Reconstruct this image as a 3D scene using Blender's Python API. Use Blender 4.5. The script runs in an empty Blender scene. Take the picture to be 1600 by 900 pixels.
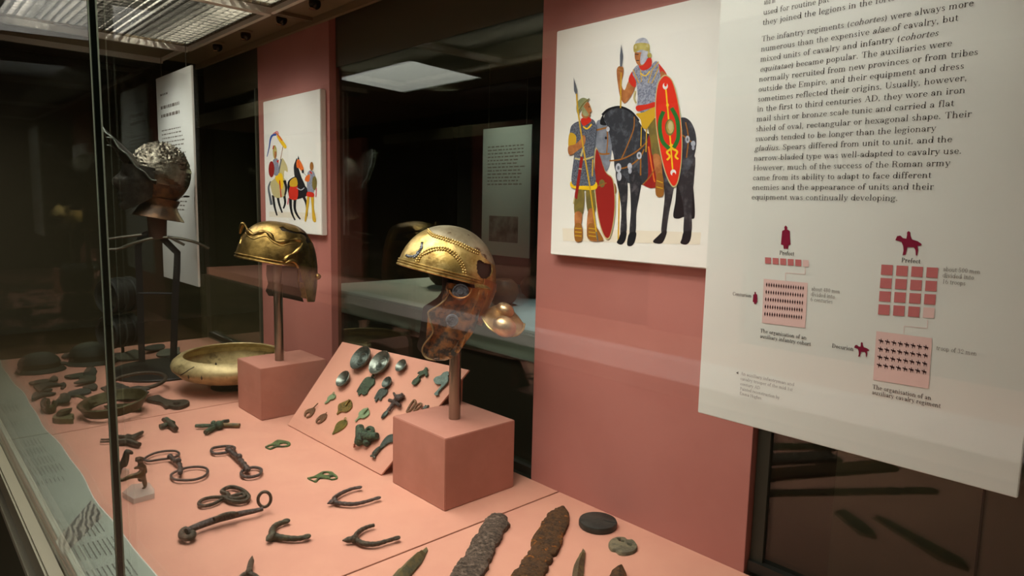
import bpy, bmesh, math, random
from mathutils import Vector, Matrix
from mathutils.geometry import tessellate_polygon
from mathutils.bvhtree import BVHTree
random.seed(7)
S = bpy.context.scene
COL = S.collection

# ------------------------------------------------------------------ camera
F = 1060.0
def rot(yaw, pitch, roll):
    cy, sy = math.cos(yaw), math.sin(yaw); cp, sp = math.cos(pitch), math.sin(pitch)
    fwd = Vector((sy*cp, cy*cp, sp)); right = Vector((cy, -sy, 0)); up = right.cross(fwd)
    cr, sr = math.cos(roll), math.sin(roll)
    return right*cr+up*sr, -right*sr+up*cr, fwd
RT, UP, FW = rot(math.radians(-47.02), math.radians(-6.94), math.radians(1.27))
CAM = Vector((0, 0, 1.5))
cd = bpy.data.cameras.new('camera'); cam = bpy.data.objects.new('camera', cd); COL.objects.link(cam)
cd.sensor_fit = 'HORIZONTAL'; cd.sensor_width = 36; cd.lens = F/1600*36; cd.clip_start = 0.02
cam.matrix_world = Matrix(((RT.x, UP.x, -FW.x, CAM.x), (RT.y, UP.y, -FW.y, CAM.y), (RT.z, UP.z, -FW.z, CAM.z), (0, 0, 0, 1)))
S.camera = cam

# ------------------------------------------------------------------ light and exposure
S.view_settings.view_transform = 'Standard'; S.view_settings.look = 'None'
S.view_settings.gamma = 1; S.view_settings.use_curve_mapping = False
S.view_settings.exposure = 0.0
W = bpy.data.worlds.new('world'); S.world = W; W.use_nodes = True
W.node_tree.nodes['Background'].inputs[0].default_value = (0.9, 0.8, 0.5, 1)
W.node_tree.nodes['Background'].inputs[1].default_value = 0.012
def area(name, loc, sx, sy, watts, target, col=(1, .99, .93), spread=120):
    l = bpy.data.lights.new(name, 'AREA'); l.shape = 'RECTANGLE'; l.size = sx; l.size_y = sy
    l.energy = watts; l.color = col; l.spread = math.radians(spread)
    o = bpy.data.objects.new(name, l); COL.objects.link(o); o.location = loc
    o.rotation_euler = (Vector(target)-Vector(loc)).to_track_quat('-Z', 'Y').to_euler()
    return o
def spot(name, loc, watts, target, deg=60, blend=.8, rad=.02, col=(1, 1, .97)):
    l = bpy.data.lights.new(name, 'SPOT'); l.energy = watts; l.color = col
    l.spot_size = math.radians(deg); l.spot_blend = blend; l.shadow_soft_size = rad
    o = bpy.data.objects.new(name, l); COL.objects.link(o); o.location = loc
    o.rotation_euler = (Vector(target)-Vector(loc)).to_track_quat('-Z', 'Y').to_euler()
    return o
area('case_light', (-1.70, .47, 2.06), 1.05, .52, 7.3, (-1.70, .52, .85), spread=115)
area('case_light', (-.90, .44, 2.06), .5, .42, 4.1, (-.90, .50, .85), spread=110)
area('case_light', (-2.65, .47, 2.06), .6, .36, 4.6, (-2.65, .52, .85), spread=165)
spot('picture_light', (-.85, .60, 2.05), 8.0, (-.86, 1.08, 1.55), 75, 1)
spot('picture_light', (-2.25, .60, 2.05), 6.5, (-2.3, 1.08, 1.55), 75, 1)
spot('panel_light', (-.52, .42, 2.05), 7.5, (-.50, .9, 1.70), 80, 1)
spot('panel_light', (-2.95, .45, 2.05), 9.5, (-2.98, .9, 1.6), 70, 1)
spot('opposite_rail_fill', (-1.6, -.9, 2.9), 330, (-1.5, -1.62, .93), 100, .6, .05)  # unseen spot added so the opposite rail mirrors brightly in the glass
spot('opposite_panel_fill', (-4.6, -1.2, 2.9), 150, (-4.9, -2.3, 1.4), 70, .8, .05)  # unseen spot added to light the opposite salmon panels for their reflection
area('gallery_fill', (-5.2, 5.2, 2.95), 2.5, 1.2, 170, (-4.5, 4.6, 0), col=(1, .92, .72), spread=150)  # this and the next two: unseen fills added to lift the dark gallery
area('gallery_fill', (-6.5, .5, 2.95), .3, 2.5, 130, (-6.8, .5, 0), col=(1, .92, .72), spread=150)
area('gallery_fill', (-.5, -2.9, 2.95), 3, .3, 90, (-.5, -2.9, 0), col=(1, .94, .82), spread=150)  # added camera-side fill, also gives the metal a highlight
area('gallery_case_light', (-1.85, 2.0, 2.15), .3, .2, 1.9, (-1.80, 2.1, 1), col=(.9, .95, 1), spread=60)
spot('gallery_panel_fill', (-2.45, 1.85, 2.15), 10.0, (-2.53, 2.3, 1.75), 60, 1, .03, (.95, 1, .97))  # added fill, brightens the neighbouring text panel

# ------------------------------------------------------------------ materials
def lin(c):
    return tuple(((v/255)/12.92 if v/255 <= .04045 else ((v/255+.055)/1.055)**2.4) for v in c)+(1,)
MATS = {}
def mat(name, col, rough=.6, metal=0, col2=None, scale=40, lo=.4, hi=.6, bump=0, bscale=None, col3=None, scale3=15, spec=.5, lo3=.52, hi3=.6):
    if name in MATS: return MATS[name]
    m = bpy.data.materials.new(name); m.use_nodes = True; nt = m.node_tree; b = nt.nodes['Principled BSDF']
    b.inputs['Base Color'].default_value = lin(col); b.inputs['Roughness'].default_value = rough
    b.inputs['Metallic'].default_value = metal; b.inputs['Specular IOR Level'].default_value = spec
    tc = nt.nodes.new('ShaderNodeTexCoord')
    def noise(sc, det=6):
        n = nt.nodes.new('ShaderNodeTexNoise'); n.inputs['Scale'].default_value = sc; n.inputs['Detail'].default_value = det
        n.inputs['Roughness'].default_value = .65
        nt.links.new(tc.outputs['Object'], n.inputs['Vector']); return n
    def mixin(prev, c, sc, lo, hi):
        n = noise(sc); r = nt.nodes.new('ShaderNodeMapRange'); r.inputs['From Min'].default_value = lo; r.inputs['From Max'].default_value = hi
        nt.links.new(n.outputs[0], r.inputs['Value'])
        x = nt.nodes.new('ShaderNodeMix'); x.data_type = 'RGBA'
        nt.links.new(r.outputs[0], x.inputs[0])
        if prev is None: x.inputs[6].default_value = lin(col)
        else: nt.links.new(prev, x.inputs[6])
        x.inputs[7].default_value = lin(c); return x.outputs[2]
    out = None
    if col2: out = mixin(out, col2, scale, lo, hi)
    if col3: out = mixin(out, col3, scale3, lo3, hi3)
    if out: nt.links.new(out, b.inputs['Base Color'])
    if bump:
        n = noise(bscale or scale, 8); bp = nt.nodes.new('ShaderNodeBump'); bp.inputs['Strength'].default_value = bump
        bp.inputs['Distance'].default_value = .004
        nt.links.new(n.outputs[0], bp.inputs['Height']); nt.links.new(bp.outputs[0], b.inputs['Normal'])
    MATS[name] = m; return m
def glassmat(name, tint=(1, 1, 1), f0=.045, rough=0.0):
    m = bpy.data.materials.new(name); m.use_nodes = True; nt = m.node_tree
    for n in list(nt.nodes):
        if n.type != 'OUTPUT_MATERIAL': nt.nodes.remove(n)
    out = [n for n in nt.nodes if n.type == 'OUTPUT_MATERIAL'][0]
    t = nt.nodes.new('ShaderNodeBsdfTransparent'); t.inputs[0].default_value = (*tint, 1)
    g = nt.nodes.new('ShaderNodeBsdfGlossy'); g.inputs['Roughness'].default_value = rough
    geo = nt.nodes.new('ShaderNodeNewGeometry'); dot = nt.nodes.new('ShaderNodeVectorMath'); dot.operation = 'DOT_PRODUCT'
    nt.links.new(geo.outputs['Normal'], dot.inputs[0]); nt.links.new(geo.outputs['Incoming'], dot.inputs[1])
    def mth(op, a, b=None):
        n = nt.nodes.new('ShaderNodeMath'); n.operation = op
        for i, q in enumerate((a, b)):
            if q is None: continue
            if isinstance(q, (int, float)): n.inputs[i].default_value = q
            else: nt.links.new(q, n.inputs[i])
        return n.outputs[0]
    c = mth('ABSOLUTE', dot.outputs['Value']); k = mth('POWER', mth('SUBTRACT', 1.0, c), 5.0)
    fr = mth('ADD', mth('MULTIPLY', k, 1-f0), f0)
    mx = nt.nodes.new('ShaderNodeMixShader'); nt.links.new(fr, mx.inputs[0])
    nt.links.new(t.outputs[0], mx.inputs[1]); nt.links.new(g.outputs[0], mx.inputs[2]); nt.links.new(mx.outputs[0], out.inputs[0])
    return m
def emit(name, col, s):
    m = bpy.data.materials.new(name); m.use_nodes = True; b = m.node_tree.nodes['Principled BSDF']
    b.inputs['Base Color'].default_value = (0, 0, 0, 1); b.inputs['Emission Color'].default_value = lin(col); b.inputs['Emission Strength'].default_value = s
    return m

SALMON = mat('salmon_board', (207, 150, 127), .75, 0, (201, 143, 122), 6, .4, .6, .02, 300, spec=.25)
SALMONB = mat('salmon_block_paint', (182, 125, 108), .6, 0, (172, 116, 99), 8, .4, .6, .03, 200, spec=.3)
SALMONW = mat('salmon_wall_panel', (174, 113, 103), .55, 0, (168, 107, 97), 3, .4, .6, .02, 150, spec=.3)
GLASS = glassmat('clear_glass', (.985, .99, .975), .045)
DGLASS = glassmat('back_glass', (.80, .84, .76), .052)
GEDGE = mat('dark_green_glass_edge', (9, 18, 13), .15)
GEDGE2 = mat('pale_glass_arris', (150, 160, 140), .2)
OLIVE = mat('dark_olive_paint', (66, 60, 38), .6)
CEIL = mat('brown_case_ceiling', (128, 112, 84), .5, .1)
CREAMET = mat('cream_metal', (190, 182, 158), .35, .3)
SILVERTRIM = mat('silver_trim', (232, 228, 212), .4, .1)
STEEL = mat('brushed_steel', (150, 140, 128), .28, 1)
PANELW = mat('white_panel', (236, 235, 226), .45, spec=.3)
PANELT = mat('text_panel_white', (226, 228, 219), .4, spec=.35)
INK = mat('grey_ink', (62, 58, 52), .7, spec=.1)
WIRE = mat('grey_wire', (120, 115, 100), .4, .8)
BLACK = mat('black_metal', (34, 35, 34), .45, .3)
DARK = mat('near_black', (14, 13, 10), .7)
LABELP = mat('green_grey_label', (150, 160, 145), .5, 0, (140, 150, 135), 4)
CLEAR = glassmat('clear_acrylic', (.93, .93, .90), .06, .05)
ACRYL = mat('frosted_acrylic', (215, 195, 180), .2, spec=.5)
ACRYL.node_tree.nodes['Principled BSDF'].inputs['Alpha'].default_value = .5
BRONZE = mat('dark_bronze', (62, 54, 44), 0.39, .6, (96, 84, 70), 216, .45, .62, .6, 440)
BRONZEP = mat('purple_bronze', (66, 56, 52), 0.36, .65, (108, 96, 92), 288, .45, .62, .6, 520)
GREENB = mat('green_bronze', (48, 66, 50), 0.54, .35, (86, 104, 78), 264, .45, .62, .6, 480, (40, 34, 28), 60)
BRIGHTG = mat('bright_green_patina', (66, 88, 46), 0.59, .2, (98, 118, 66), 312, .45, .6, .6, 520, (44, 46, 30), 60)
LTGREEN = mat('pale_green_patina', (112, 138, 100), 0.54, .3, (142, 158, 118), 360, .45, .6, .5, 520)
SILVER = mat('tinned_silver', (120, 126, 116), .3, .85, (84, 92, 84), 45, .45, .6, .35, 120)
GREYMET = mat('grey_green_metal', (92, 100, 92), 0.34, .75, (64, 72, 66), 192, .45, .6, .4, 320)
GILT = mat('old_gilt', (150, 122, 62), 0.34, .7, (96, 92, 60), 216, .45, .6, .4, 320)
BROWNB = mat('brown_bronze', (128, 92, 64), 0.44, .5, (92, 72, 54), 240, .45, .6, .4, 400)
OLIVEB = mat('olive_bronze', (62, 58, 32), 0.34, .65, (84, 80, 50), 144, .45, .6, .5, 320)
DKGREEN = mat('dark_green_iron', (38, 46, 36), 0.54, .4, (60, 66, 52), 168, .45, .62, .6, 320)
DKFRAG = mat('dark_fragment', (44, 42, 36), 0.54, .4, (66, 62, 54), 216, .45, .62, .6, 400)
BRASSB = mat('dull_brass', (192, 172, 122), .45, .4, (160, 142, 98), 30, .42, .62, .25, 90, (104, 88, 52), 16, lo3=.6, hi3=.7)
GOLD = mat('gilded_bronze', (206, 178, 114), .36, .9, (162, 134, 72), 26, .42, .6, .32, 70, (120, 92, 52), 13, lo3=.58, hi3=.7)
GOLD2 = mat('dark_gilded_bronze', (172, 142, 82), .32, .95, (120, 96, 50), 22, .42, .6, .35, 55, (80, 62, 36), 12, lo3=.56, hi3=.68)
CROWN = mat('worn_tinned_crown', (178, 166, 138), .42, .65, (148, 134, 106), 20, .4, .6, .3, 60, (96, 72, 46), 30, lo3=.56, hi3=.62)
COPPER = mat('coppery_bronze', (176, 122, 66), .4, .6, (140, 94, 54), 30, .42, .6, .3, 60)
BOSS = mat('pale_boss_bronze', (206, 176, 134), .36, .85, (182, 148, 108), 30, .42, .6, .15, 60)
CHEEK = mat('rusty_cheek', (122, 78, 44), .5, .4, (50, 42, 36), 42, .44, .56, .5, 90, (150, 94, 44), 18)
INSIDE = mat('dark_helmet_inside', (40, 30, 22), .6, .3)  # dark brown; on the liners it paints shade inside the bowls
CRESC = mat('blue_grey_inlay', (112, 116, 122), .5, .5, (60, 60, 66), 90)
SILHEL = mat('embossed_silver', (130, 126, 112), .25, 1, (96, 90, 78), 40, .42, .6, 1.0, 36)
SILDARK = mat('shaded_visor_silver', (52, 50, 44), .4, .7, (74, 70, 60), 30, .45, .6, .8, 50)  # darkened silver, carries the shade on the mask below the peak
BEDREFL = mat('bed_reflection_tint', (112, 84, 60), .38, .75, (74, 60, 48), 24, .42, .6, .5, 60)  # coppery tone paints the salmon bed reflected in the silver
IRON = mat('grey_iron', (104, 88, 76), .85, .1, (72, 62, 54), 150, .42, .6, 1.0, 260, (128, 110, 96), 70, spec=.2)
RUST = mat('rusty_iron', (98, 70, 46), .85, .1, (70, 54, 42), 120, .42, .6, 1.0, 260, (172, 104, 40), 60, spec=.2, lo3=.57, hi3=.68)
SPEARM = mat('green_brown_blade', (104, 92, 56), .7, .25, (70, 70, 50), 60, .42, .6, .7, 160)
DISCM = mat('dark_grey_disc', (62, 64, 58), .5, .3, (46, 48, 44), 30, .42, .6, .4, 60)
DISCP = mat('pale_corroded_disc', (128, 120, 94), .7, .2, (92, 88, 70), 60, .42, .6, .7, 160)

# ------------------------------------------------------------------ picture point -> place in the room
def ray(px, py):
    return RT*((px-800)/F) - UP*((py-450)/F) + FW
def pl(px, py, p0, n):
    d = ray(px, py); n = Vector(n)
    return CAM + d*((Vector(p0)-CAM).dot(n)/d.dot(n))
BZ = .85
def B(px, py, h=0): return pl(px, py, (0, 0, BZ+h), (0, 0, 1))
def YP(px, py, y): return pl(px, py, (0, y, 0), (0, 1, 0))
def XP(px, py, x): return pl(px, py, (x, 0, 0), (1, 0, 0))
def topix(P):
    v = Vector(P)-CAM; return 800+F*v.dot(RT)/v.dot(FW), 450-F*v.dot(UP)/v.dot(FW)
def depth(P): return (Vector(P)-CAM).dot(FW)
def zm(ox, oy, s): return lambda x, y: (ox+x/s, oy+y/s)
ZA, ZB, ZC, ZD = zm(150, 630, 3.3333), zm(380, 660, 3.75), zm(600, 760, 3.6364), zm(150, 640, 6)
ZE, ZF, ZG, ZH = zm(100, 530, 6), zm(0, 540, 7.5), zm(530, 540, 7.5), zm(440, 600, 6.925)

# ------------------------------------------------------------------ mesh builder
INS = [.0012]
class MB:
    def __init__(s): s.v = []; s.f = []; s.m = []; s.cur = 0
    def add(s, vs, fs):
        o = len(s.v); s.v += [Vector(q) for q in vs]
        for f in fs: s.f.append(tuple(o+i for i in f)); s.m.append(s.cur)
        return s
    def box(s, a, b):
        x0, y0, z0 = a; x1, y1, z1 = b
        return s.add([(x0,y0,z0),(x1,y0,z0),(x1,y1,z0),(x0,y1,z0),(x0,y0,z1),(x1,y0,z1),(x1,y1,z1),(x0,y1,z1)],
                     [(0,3,2,1),(4,5,6,7),(0,1,5,4),(1,2,6,5),(2,3,7,6),(3,0,4,7)])
    def bbox(s, a, b, r=.003):   # bevelled box
        x0, y0, z0 = a; x1, y1, z1 = b
        bm = bmesh.new(); bmesh.ops.create_cube(bm, size=1)
        for v in bm.verts: v.co = Vector(((x0+x1)/2+v.co.x*(x1-x0), (y0+y1)/2+v.co.y*(y1-y0), (z0+z1)/2+v.co.z*(z1-z0)))
        bmesh.ops.bevel(bm, geom=bm.edges[:], offset=r, segments=2, affect='EDGES')
        bm.verts.index_update(); s.add([v.co.copy() for v in bm.verts], [tuple(v.index for v in f.verts) for f in bm.faces]); bm.free(); return s
    def tube(s, pts, r, n=10, closed=False, flat=None):
        pts = [Vector(p) for p in pts]; k = len(pts); rs = r if isinstance(r, (list, tuple)) else [r]*k
        vs = []; u = None
        for i in range(k):
            if closed: t = pts[(i+1) % k]-pts[i-1]
            else: t = pts[min(i+1, k-1)]-pts[max(i-1, 0)]
            t = t.normalized() if t.length > 1e-9 else Vector((0, 0, 1))
            if u is None: u = (Vector((0, 0, 1)) if abs(t.z) < .9 else Vector((1, 0, 0)))
            if flat: u = Vector(flat[0])
            u = (u-t*u.dot(t)).normalized(); w = t.cross(u)
            for j in range(n):
                a = 2*math.pi*j/n; fu, fw = (flat[1], flat[2]) if flat else (1, 1)
                vs.append(pts[i]+(u*math.cos(a)*fu+w*math.sin(a)*fw)*rs[i])
        fs = []
        for i in range(k if closed else k-1):
            for j in range(n):
                a, b = i*n+j, i*n+(j+1) % n; c, d = ((i+1) % k)*n+(j+1) % n, ((i+1) % k)*n+j
                fs.append((a, b, c, d))
        if not closed: fs += [tuple(range(n))[::-1], tuple(range((k-1)*n, k*n))]
        return s.add(vs, fs)
    def lathe(s, prof, o, axis=(0, 0, 1), n=40, u=None, sx=1, sy=1, jit=0):
        o = Vector(o); ax = Vector(axis).normalized()
        u = Vector(u) if u else (Vector((1, 0, 0)) if abs(ax.x) < .9 else Vector((0, 1, 0)))
        u = (u-ax*u.dot(ax)).normalized(); w = ax.cross(u); vs = []; fs = []
        J = [1+jit*random.uniform(-1, 1) for _ in range(n)]
        for r, h in prof:
            for j in range(n):
                a = 2*math.pi*j/n; vs.append(o+ax*h+(u*math.cos(a)*sx+w*math.sin(a)*sy)*r*J[j])
        for i in range(len(prof)-1):
            for j in range(n): fs.append((i*n+j, i*n+(j+1) % n, (i+1)*n+(j+1) % n, (i+1)*n+j))
        return s.add(vs, fs)
    def ell(s, c, a, b, d, nu=16, nv=10):
        c = Vector(c); a, b, d = Vector(a), Vector(b), Vector(d); vs = [c-d]; fs = []
        for i in range(1, nv):
            t = -math.pi/2+math.pi*i/nv
            for j in range(nu):
                p = 2*math.pi*j/nu; vs.append(c+(a*math.cos(p)+b*math.sin(p))*math.cos(t)+d*math.sin(t))
        vs.append(c+d); L = len(vs)-1
        for j in range(nu): fs.append((0, 1+(j+1) % nu, 1+j)); fs.append((L, L-nu+j, L-nu+(j+1) % nu))
        for i in range(nv-2):
            for j in range(nu):
                q = 1+i*nu; fs.append((q+j, q+(j+1) % nu, q+nu+(j+1) % nu, q+nu+j))
        return s.add(vs, fs)
    def ball(s, c, r, nu=12, nv=8): return s.ell(c, (r, 0, 0), (0, r, 0), (0, 0, r), nu, nv)
    def grid(s, fn, nu, nv, closed=False, thick=None, skip=None):
        vs = []; fs = []
        for i in range(nu+(0 if closed else 1)):
            for j in range(nv+1): vs.append(Vector(fn(i/nu, j/nv)))
        m = nu if closed else nu+1; R = nv+1
        for i in range(nu):
            for j in range(nv):
                q = (i*R+j, ((i+1) % m)*R+j, ((i+1) % m)*R+j+1, i*R+j+1)
                if skip and skip(sum((vs[k] for k in q), Vector())/4): continue
                fs.append(q)
        if thick:
            nr = [Vector() for _ in vs]
            for f in fs:
                n = (vs[f[2]]-vs[f[0]]).cross(vs[f[3]]-vs[f[1]])
                for k in f: nr[k] += n
            L = len(vs); ov = [v-(n.normalized()*thick if n.length > 0 else Vector()) for v, n in zip(vs, nr)]
            ed = {}
            for f in fs:
                for a, b in zip(f, f[1:]+f[:1]): ed[(a, b)] = 1
            side = [(b, a, a+L, b+L) for (a, b) in ed if (b, a) not in ed]
            fs = fs+[tuple(L+k for k in f[::-1]) for f in fs]+side; vs = vs+ov
        return s.add(vs, fs)
    def slab(s, loops, n, thick, bev=.25, dome=0):
        """solid plate from traced outline(s) lying at its TOP; n points up; first loop outer, others holes"""
        if isinstance(loops[0], Vector): loops = [loops]
        n = Vector(n).normalized(); tops = []; o = len(s.v)
        for li, lp in enumerate(loops):
            k = len(lp); area_ = Vector()
            for i in range(k): area_ += lp[i].cross(lp[(i+1) % k])
            if (area_.dot(n) < 0) == (li == 0): lp = lp[::-1]
            ins = []
            for i in range(k):
                e = (lp[(i+1) % k]-lp[i-1])
                ins.append((n.cross(e)).normalized() if e.length > 1e-9 else Vector())
            b = thick*bev
            r0 = [p-n*thick for p in lp]; r1 = [p-n*b for p in lp]; r2 = [p+q*min(b*.8, INS[0]) for p, q in zip(lp, ins)]
            base = len(s.v); s.v += r0+r1+r2
            for rr in range(2):
                for i in range(k):
                    s.f.append((base+rr*k+i, base+rr*k+(i+1) % k, base+(rr+1)*k+(i+1) % k, base+(rr+1)*k+i)); s.m.append(s.cur)
            tops.append((base, k))
        for lev, flip in ((2, False), (0, True)):
            idx = []; poly = []
            for base, k in tops:
                poly.append([s.v[base+lev*k+i] for i in range(k)]); idx += [base+lev*k+i for i in range(k)]
            for t in tessellate_polygon(poly):
                t = tuple(idx[q] for q in t); s.f.append(t[::-1] if flip else t); s.m.append(s.cur)
        return s
    def flat(s, loop):
        idx = len(s.v); s.v += [Vector(p) for p in loop]
        for t in tessellate_polygon([[Vector(p) for p in loop]]): s.f.append(tuple(idx+q for q in t)); s.m.append(s.cur)
        return s
    def build(s, name, mats, parent=None, angle=40, norm=True, kind=None):
        me = bpy.data.meshes.new(name); mats = mats if isinstance(mats, (list, tuple)) else [mats]
        if parent is None:
            xs = [v.x for v in s.v]; ys = [v.y for v in s.v]; zs = [v.z for v in s.v]
            org = Vector(((min(xs)+max(xs))/2, (min(ys)+max(ys))/2, min(zs)))
        else: org = ORG[parent.name]
        me.from_pydata([tuple(v-org) for v in s.v], [], s.f)
        for m in mats: me.materials.append(m)
        me.polygons.foreach_set('material_index', s.m)
        if norm:
            bm = bmesh.new(); bm.from_mesh(me); bmesh.ops.recalc_face_normals(bm, faces=bm.faces[:]); bm.to_mesh(me); bm.free()
        me.polygons.foreach_set('use_smooth', [True]*len(me.polygons)); me.set_sharp_from_angle(angle=math.radians(angle))
        o = bpy.data.objects.new(name, me); COL.objects.link(o)
        if parent is None: o.location = org
        else: o.parent = parent
        ORG[o.name] = org
        if kind: o['kind'] = kind
        return o
ORG = {}
def tag(o, label, cat, group=None):
    o['label'] = label; o['category'] = cat
    if group: o['group'] = group
    return o
def thing(name, loc, label, cat, group=None):
    o = bpy.data.objects.new(name, None); COL.objects.link(o); o.location = loc; o.empty_display_size = .05
    ORG[o.name] = Vector(loc); return tag(o, label, cat, group)
def smooth(pts, k=6, closed=False):
    """Catmull-Rom through points"""
    P = [Vector(p) for p in pts]; n = len(P); out = []
    for i in range(n if closed else n-1):
        p0 = P[i-1] if (closed or i > 0) else P[0]; p1 = P[i]; p2 = P[(i+1) % n]; p3 = P[(i+2) % n] if (closed or i+2 < n) else P[-1]
        for j in range(k):
            t = j/k; out.append(.5*((2*p1)+(p2-p0)*t+(2*p0-5*p1+4*p2-p3)*t*t+(3*p1-p0-3*p2+p3)*t**3))
    if not closed: out.append(P[-1])
    return out
def rough(loop, amt, step):
    """resample a closed outline and make it ragged"""
    out = []
    for a, b in zip(loop, loop[1:]+loop[:1]):
        k = max(1, int((b-a).length/step))
        for i in range(k): out.append(a.lerp(b, i/k)+(Vector((random.uniform(-1, 1), random.uniform(-1, 1), 0))*amt if i else Vector()))
    return out
Zv = Vector((0, 0, 1))

# ------------------------------------------------------------------ the room
MB().box((-9, -4, -.05), (4, 7, 0)).build('floor', mat('gallery_floor', (60, 50, 34), .35, 0, (52, 43, 28), 3), kind='structure')
MB().box((-9, -4, 3.0), (4, 7, 3.05)).build('ceiling', mat('gallery_ceiling', (44, 40, 28), .7), kind='structure')
WM = mat('gallery_wall', (54, 48, 32), .7)
MB().box((-9, 6.95, 0), (4, 7, 3)).build('wall_back', WM, kind='structure')
MB().box((-9, -4, 0), (4, -3.95, 3)).build('wall_front', WM, kind='structure')
MB().box((-9, -3.95, 0), (-8.95, 6.95, 3)).build('wall_left', WM, kind='structure')
MB().box((3.95, -3.95, 0), (4, 6.95, 3)).build('wall_right', WM, kind='structure')

# ------------------------------------------------------------------ the showcase
XL, XR, CT = -3.30, .75, 2.10
case = thing('display_case', (-1.3, .65, 0), 'long glass fronted museum showcase with salmon back panels and dark frame', 'display case')
MB().box((XL, .173, 0), (XR, 1.16, .825)).build('plinth', OLIVE, case)
m = MB(); m.bbox((XL, .168, .80), (XR, .1925, .853), .004); m.bbox((XL, .158, .78), (XR, .172, .80), .003)
m.build('sill_rail', CREAMET, case)
MB().box((XL, .194, .850), (-.9455, .202, CT)).build('front_pane', GLASS, case)
MB().box((-.9405, .194, .850), (XR, .202, CT)).build('front_pane', GLASS, case)
m = MB(); m.box((-.9455, .1935, .851), (-.9407, .2025, CT)); m.cur = 1; m.box((-.9411, .1930, .851), (-.9401, .1942, CT)); m.box((-.9409, .2010, .851), (-.9402, .2028, CT)); m.build('pane_joint', [GEDGE, GEDGE2], case)
MB().box((XL+.005, .204, .851), (XL+.015, 1.10, CT)).build('end_pane', DGLASS, case)
# pink uprights and the header above the back glass
CB = 1.140
MB().bbox((-1.102, 1.1029, .84), (-.553, CB, CT), .0006).build('back_panel', SALMONW, case)
MB().bbox((-2.645, 1.1029, .84), (-2.078, CB, CT), .0006).build('back_panel', SALMONW, case)
for a, b in ((XL, -2.647), (-2.076, -1.104), (-.551, XR)):
    MB().box((a, 1.126, 1.935), (b, CB, CT)).build('header', OLIVE, case)
    MB().box((a, 1.126, .872), (b, 1.134, 1.935)).build('back_pane', DGLASS, case)
    m = MB(); m.box((a, 1.112, .852), (b, CB, .872)); m.build('bottom_bead', mat('black_seal', (18, 17, 12), .5), case)
m = MB(); m.box((-.551, 1.12, .872), (-.528, 1.126, 1.935)); m.build('pane_strip', mat('mirrored_side_dark', (34, 36, 26), .5), case)  # dark strip standing in for the upright's mirrored side in the glass
MB().box((-.2155, 1.1245, .872), (-.2125, 1.126, 1.935)).build('pane_seam', GEDGE, case)
m = MB(); m.box((-2.72, 1.118, .872), (-2.705, 1.126, 1.935)); m.build('pane_strip', mat('grey_mullion', (96, 96, 80), .4, .5), case)
# case ceiling with openings for the louvres
LY0, LY1 = .30, .945
bays = [(-2.94, -2.20), (-2.15, -1.10), (-1.05, 0.0)]
m = MB()
m.box((XL, .19, CT), (XR, LY0, CT+.02)); m.box((XL, LY1, CT), (XR, 1.16, CT+.02))
xs = [XL]+[q for b in bays for q in b]+[XR]
for i in range(0, len(xs), 2): m.box((xs[i], LY0, CT), (xs[i+1], LY1, CT+.02))
m.build('top_board', CEIL, case)
MB().box((XL, .19, 2.36), (XR, 1.16, 2.38)).build('light_box_lid', DARK, case)
m = MB(); m.box((XL, .19, CT+.02), (XR, .20, 2.36)); m.box((XL, 1.15, CT+.02), (XR, 1.16, 2.36)); m.build('light_box_side', DARK, case)
m = MB(); m.box((-2.19, .21, CT-.012), (-2.178, 1.12, CT-.001)); m.box((-2.172, .21, CT-.012), (-2.160, 1.12, CT-.001)); m.build('cross_rail', CEIL, case)
m = MB(); m.box((XL, 1.088, CT-.022), (XR, 1.102, CT-.001)); m.build('top_rail', CEIL, case)
SLAT = mat('louvre_slat', (150, 148, 140), .22, .95)
TUBE = emit('fluorescent_tube', (255, 248, 236), 34.0)
LV = 'louvre light panels in the case ceiling'
names = ['black slatted louvre light panel in the case ceiling above the far panel', 'slatted louvre light panel in the case ceiling right of the cross rail', 'slatted louvre light panel at the near end of the case ceiling']
for (a, b), lb in zip(bays, names):
    t = thing('louvre_panel', ((a+b)/2, .62, CT), lb, 'ceiling light', LV)
    m = MB(); w = .014
    m.box((a-w, LY0-w, CT-.016), (b+w, LY0, CT-.001)); m.box((a-w, LY1, CT-.016), (b+w, LY1+w, CT-.001))
    m.box((a-w, LY0, CT-.022), (a, LY1, CT-.001)); m.box((b, LY0, CT-.016), (b+w, LY1, CT-.001)); m.build('frame', SILVERTRIM, t)
    m = MB(); y = LY0+.008
    while y < LY1: m.box((a, y, CT), (b, y+.0016, CT+.016)); y += .024
    x = a+.03
    while x < b: m.box((x, LY0, CT+.002), (x+.0016, LY1, CT+.014)); x += .04
    m.build('slats', SLAT, t)
    for yy in (.42, .76): MB().tube([(a+.04, yy, 2.2), (b-.04, yy, 2.2)], .013, 12).build('tube', TUBE, t)
m = MB(); a, b = XL+.02, -2.97; m.box((a, .30, CT-.022), (a+.014, .945, CT-.001)); m.box((a, .935, CT-.012), (b, .949, CT-.001))
tag(m.build('ceiling_trim', SILVERTRIM), 'silver trim strip closing the far end of the case ceiling', 'trim')
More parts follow.
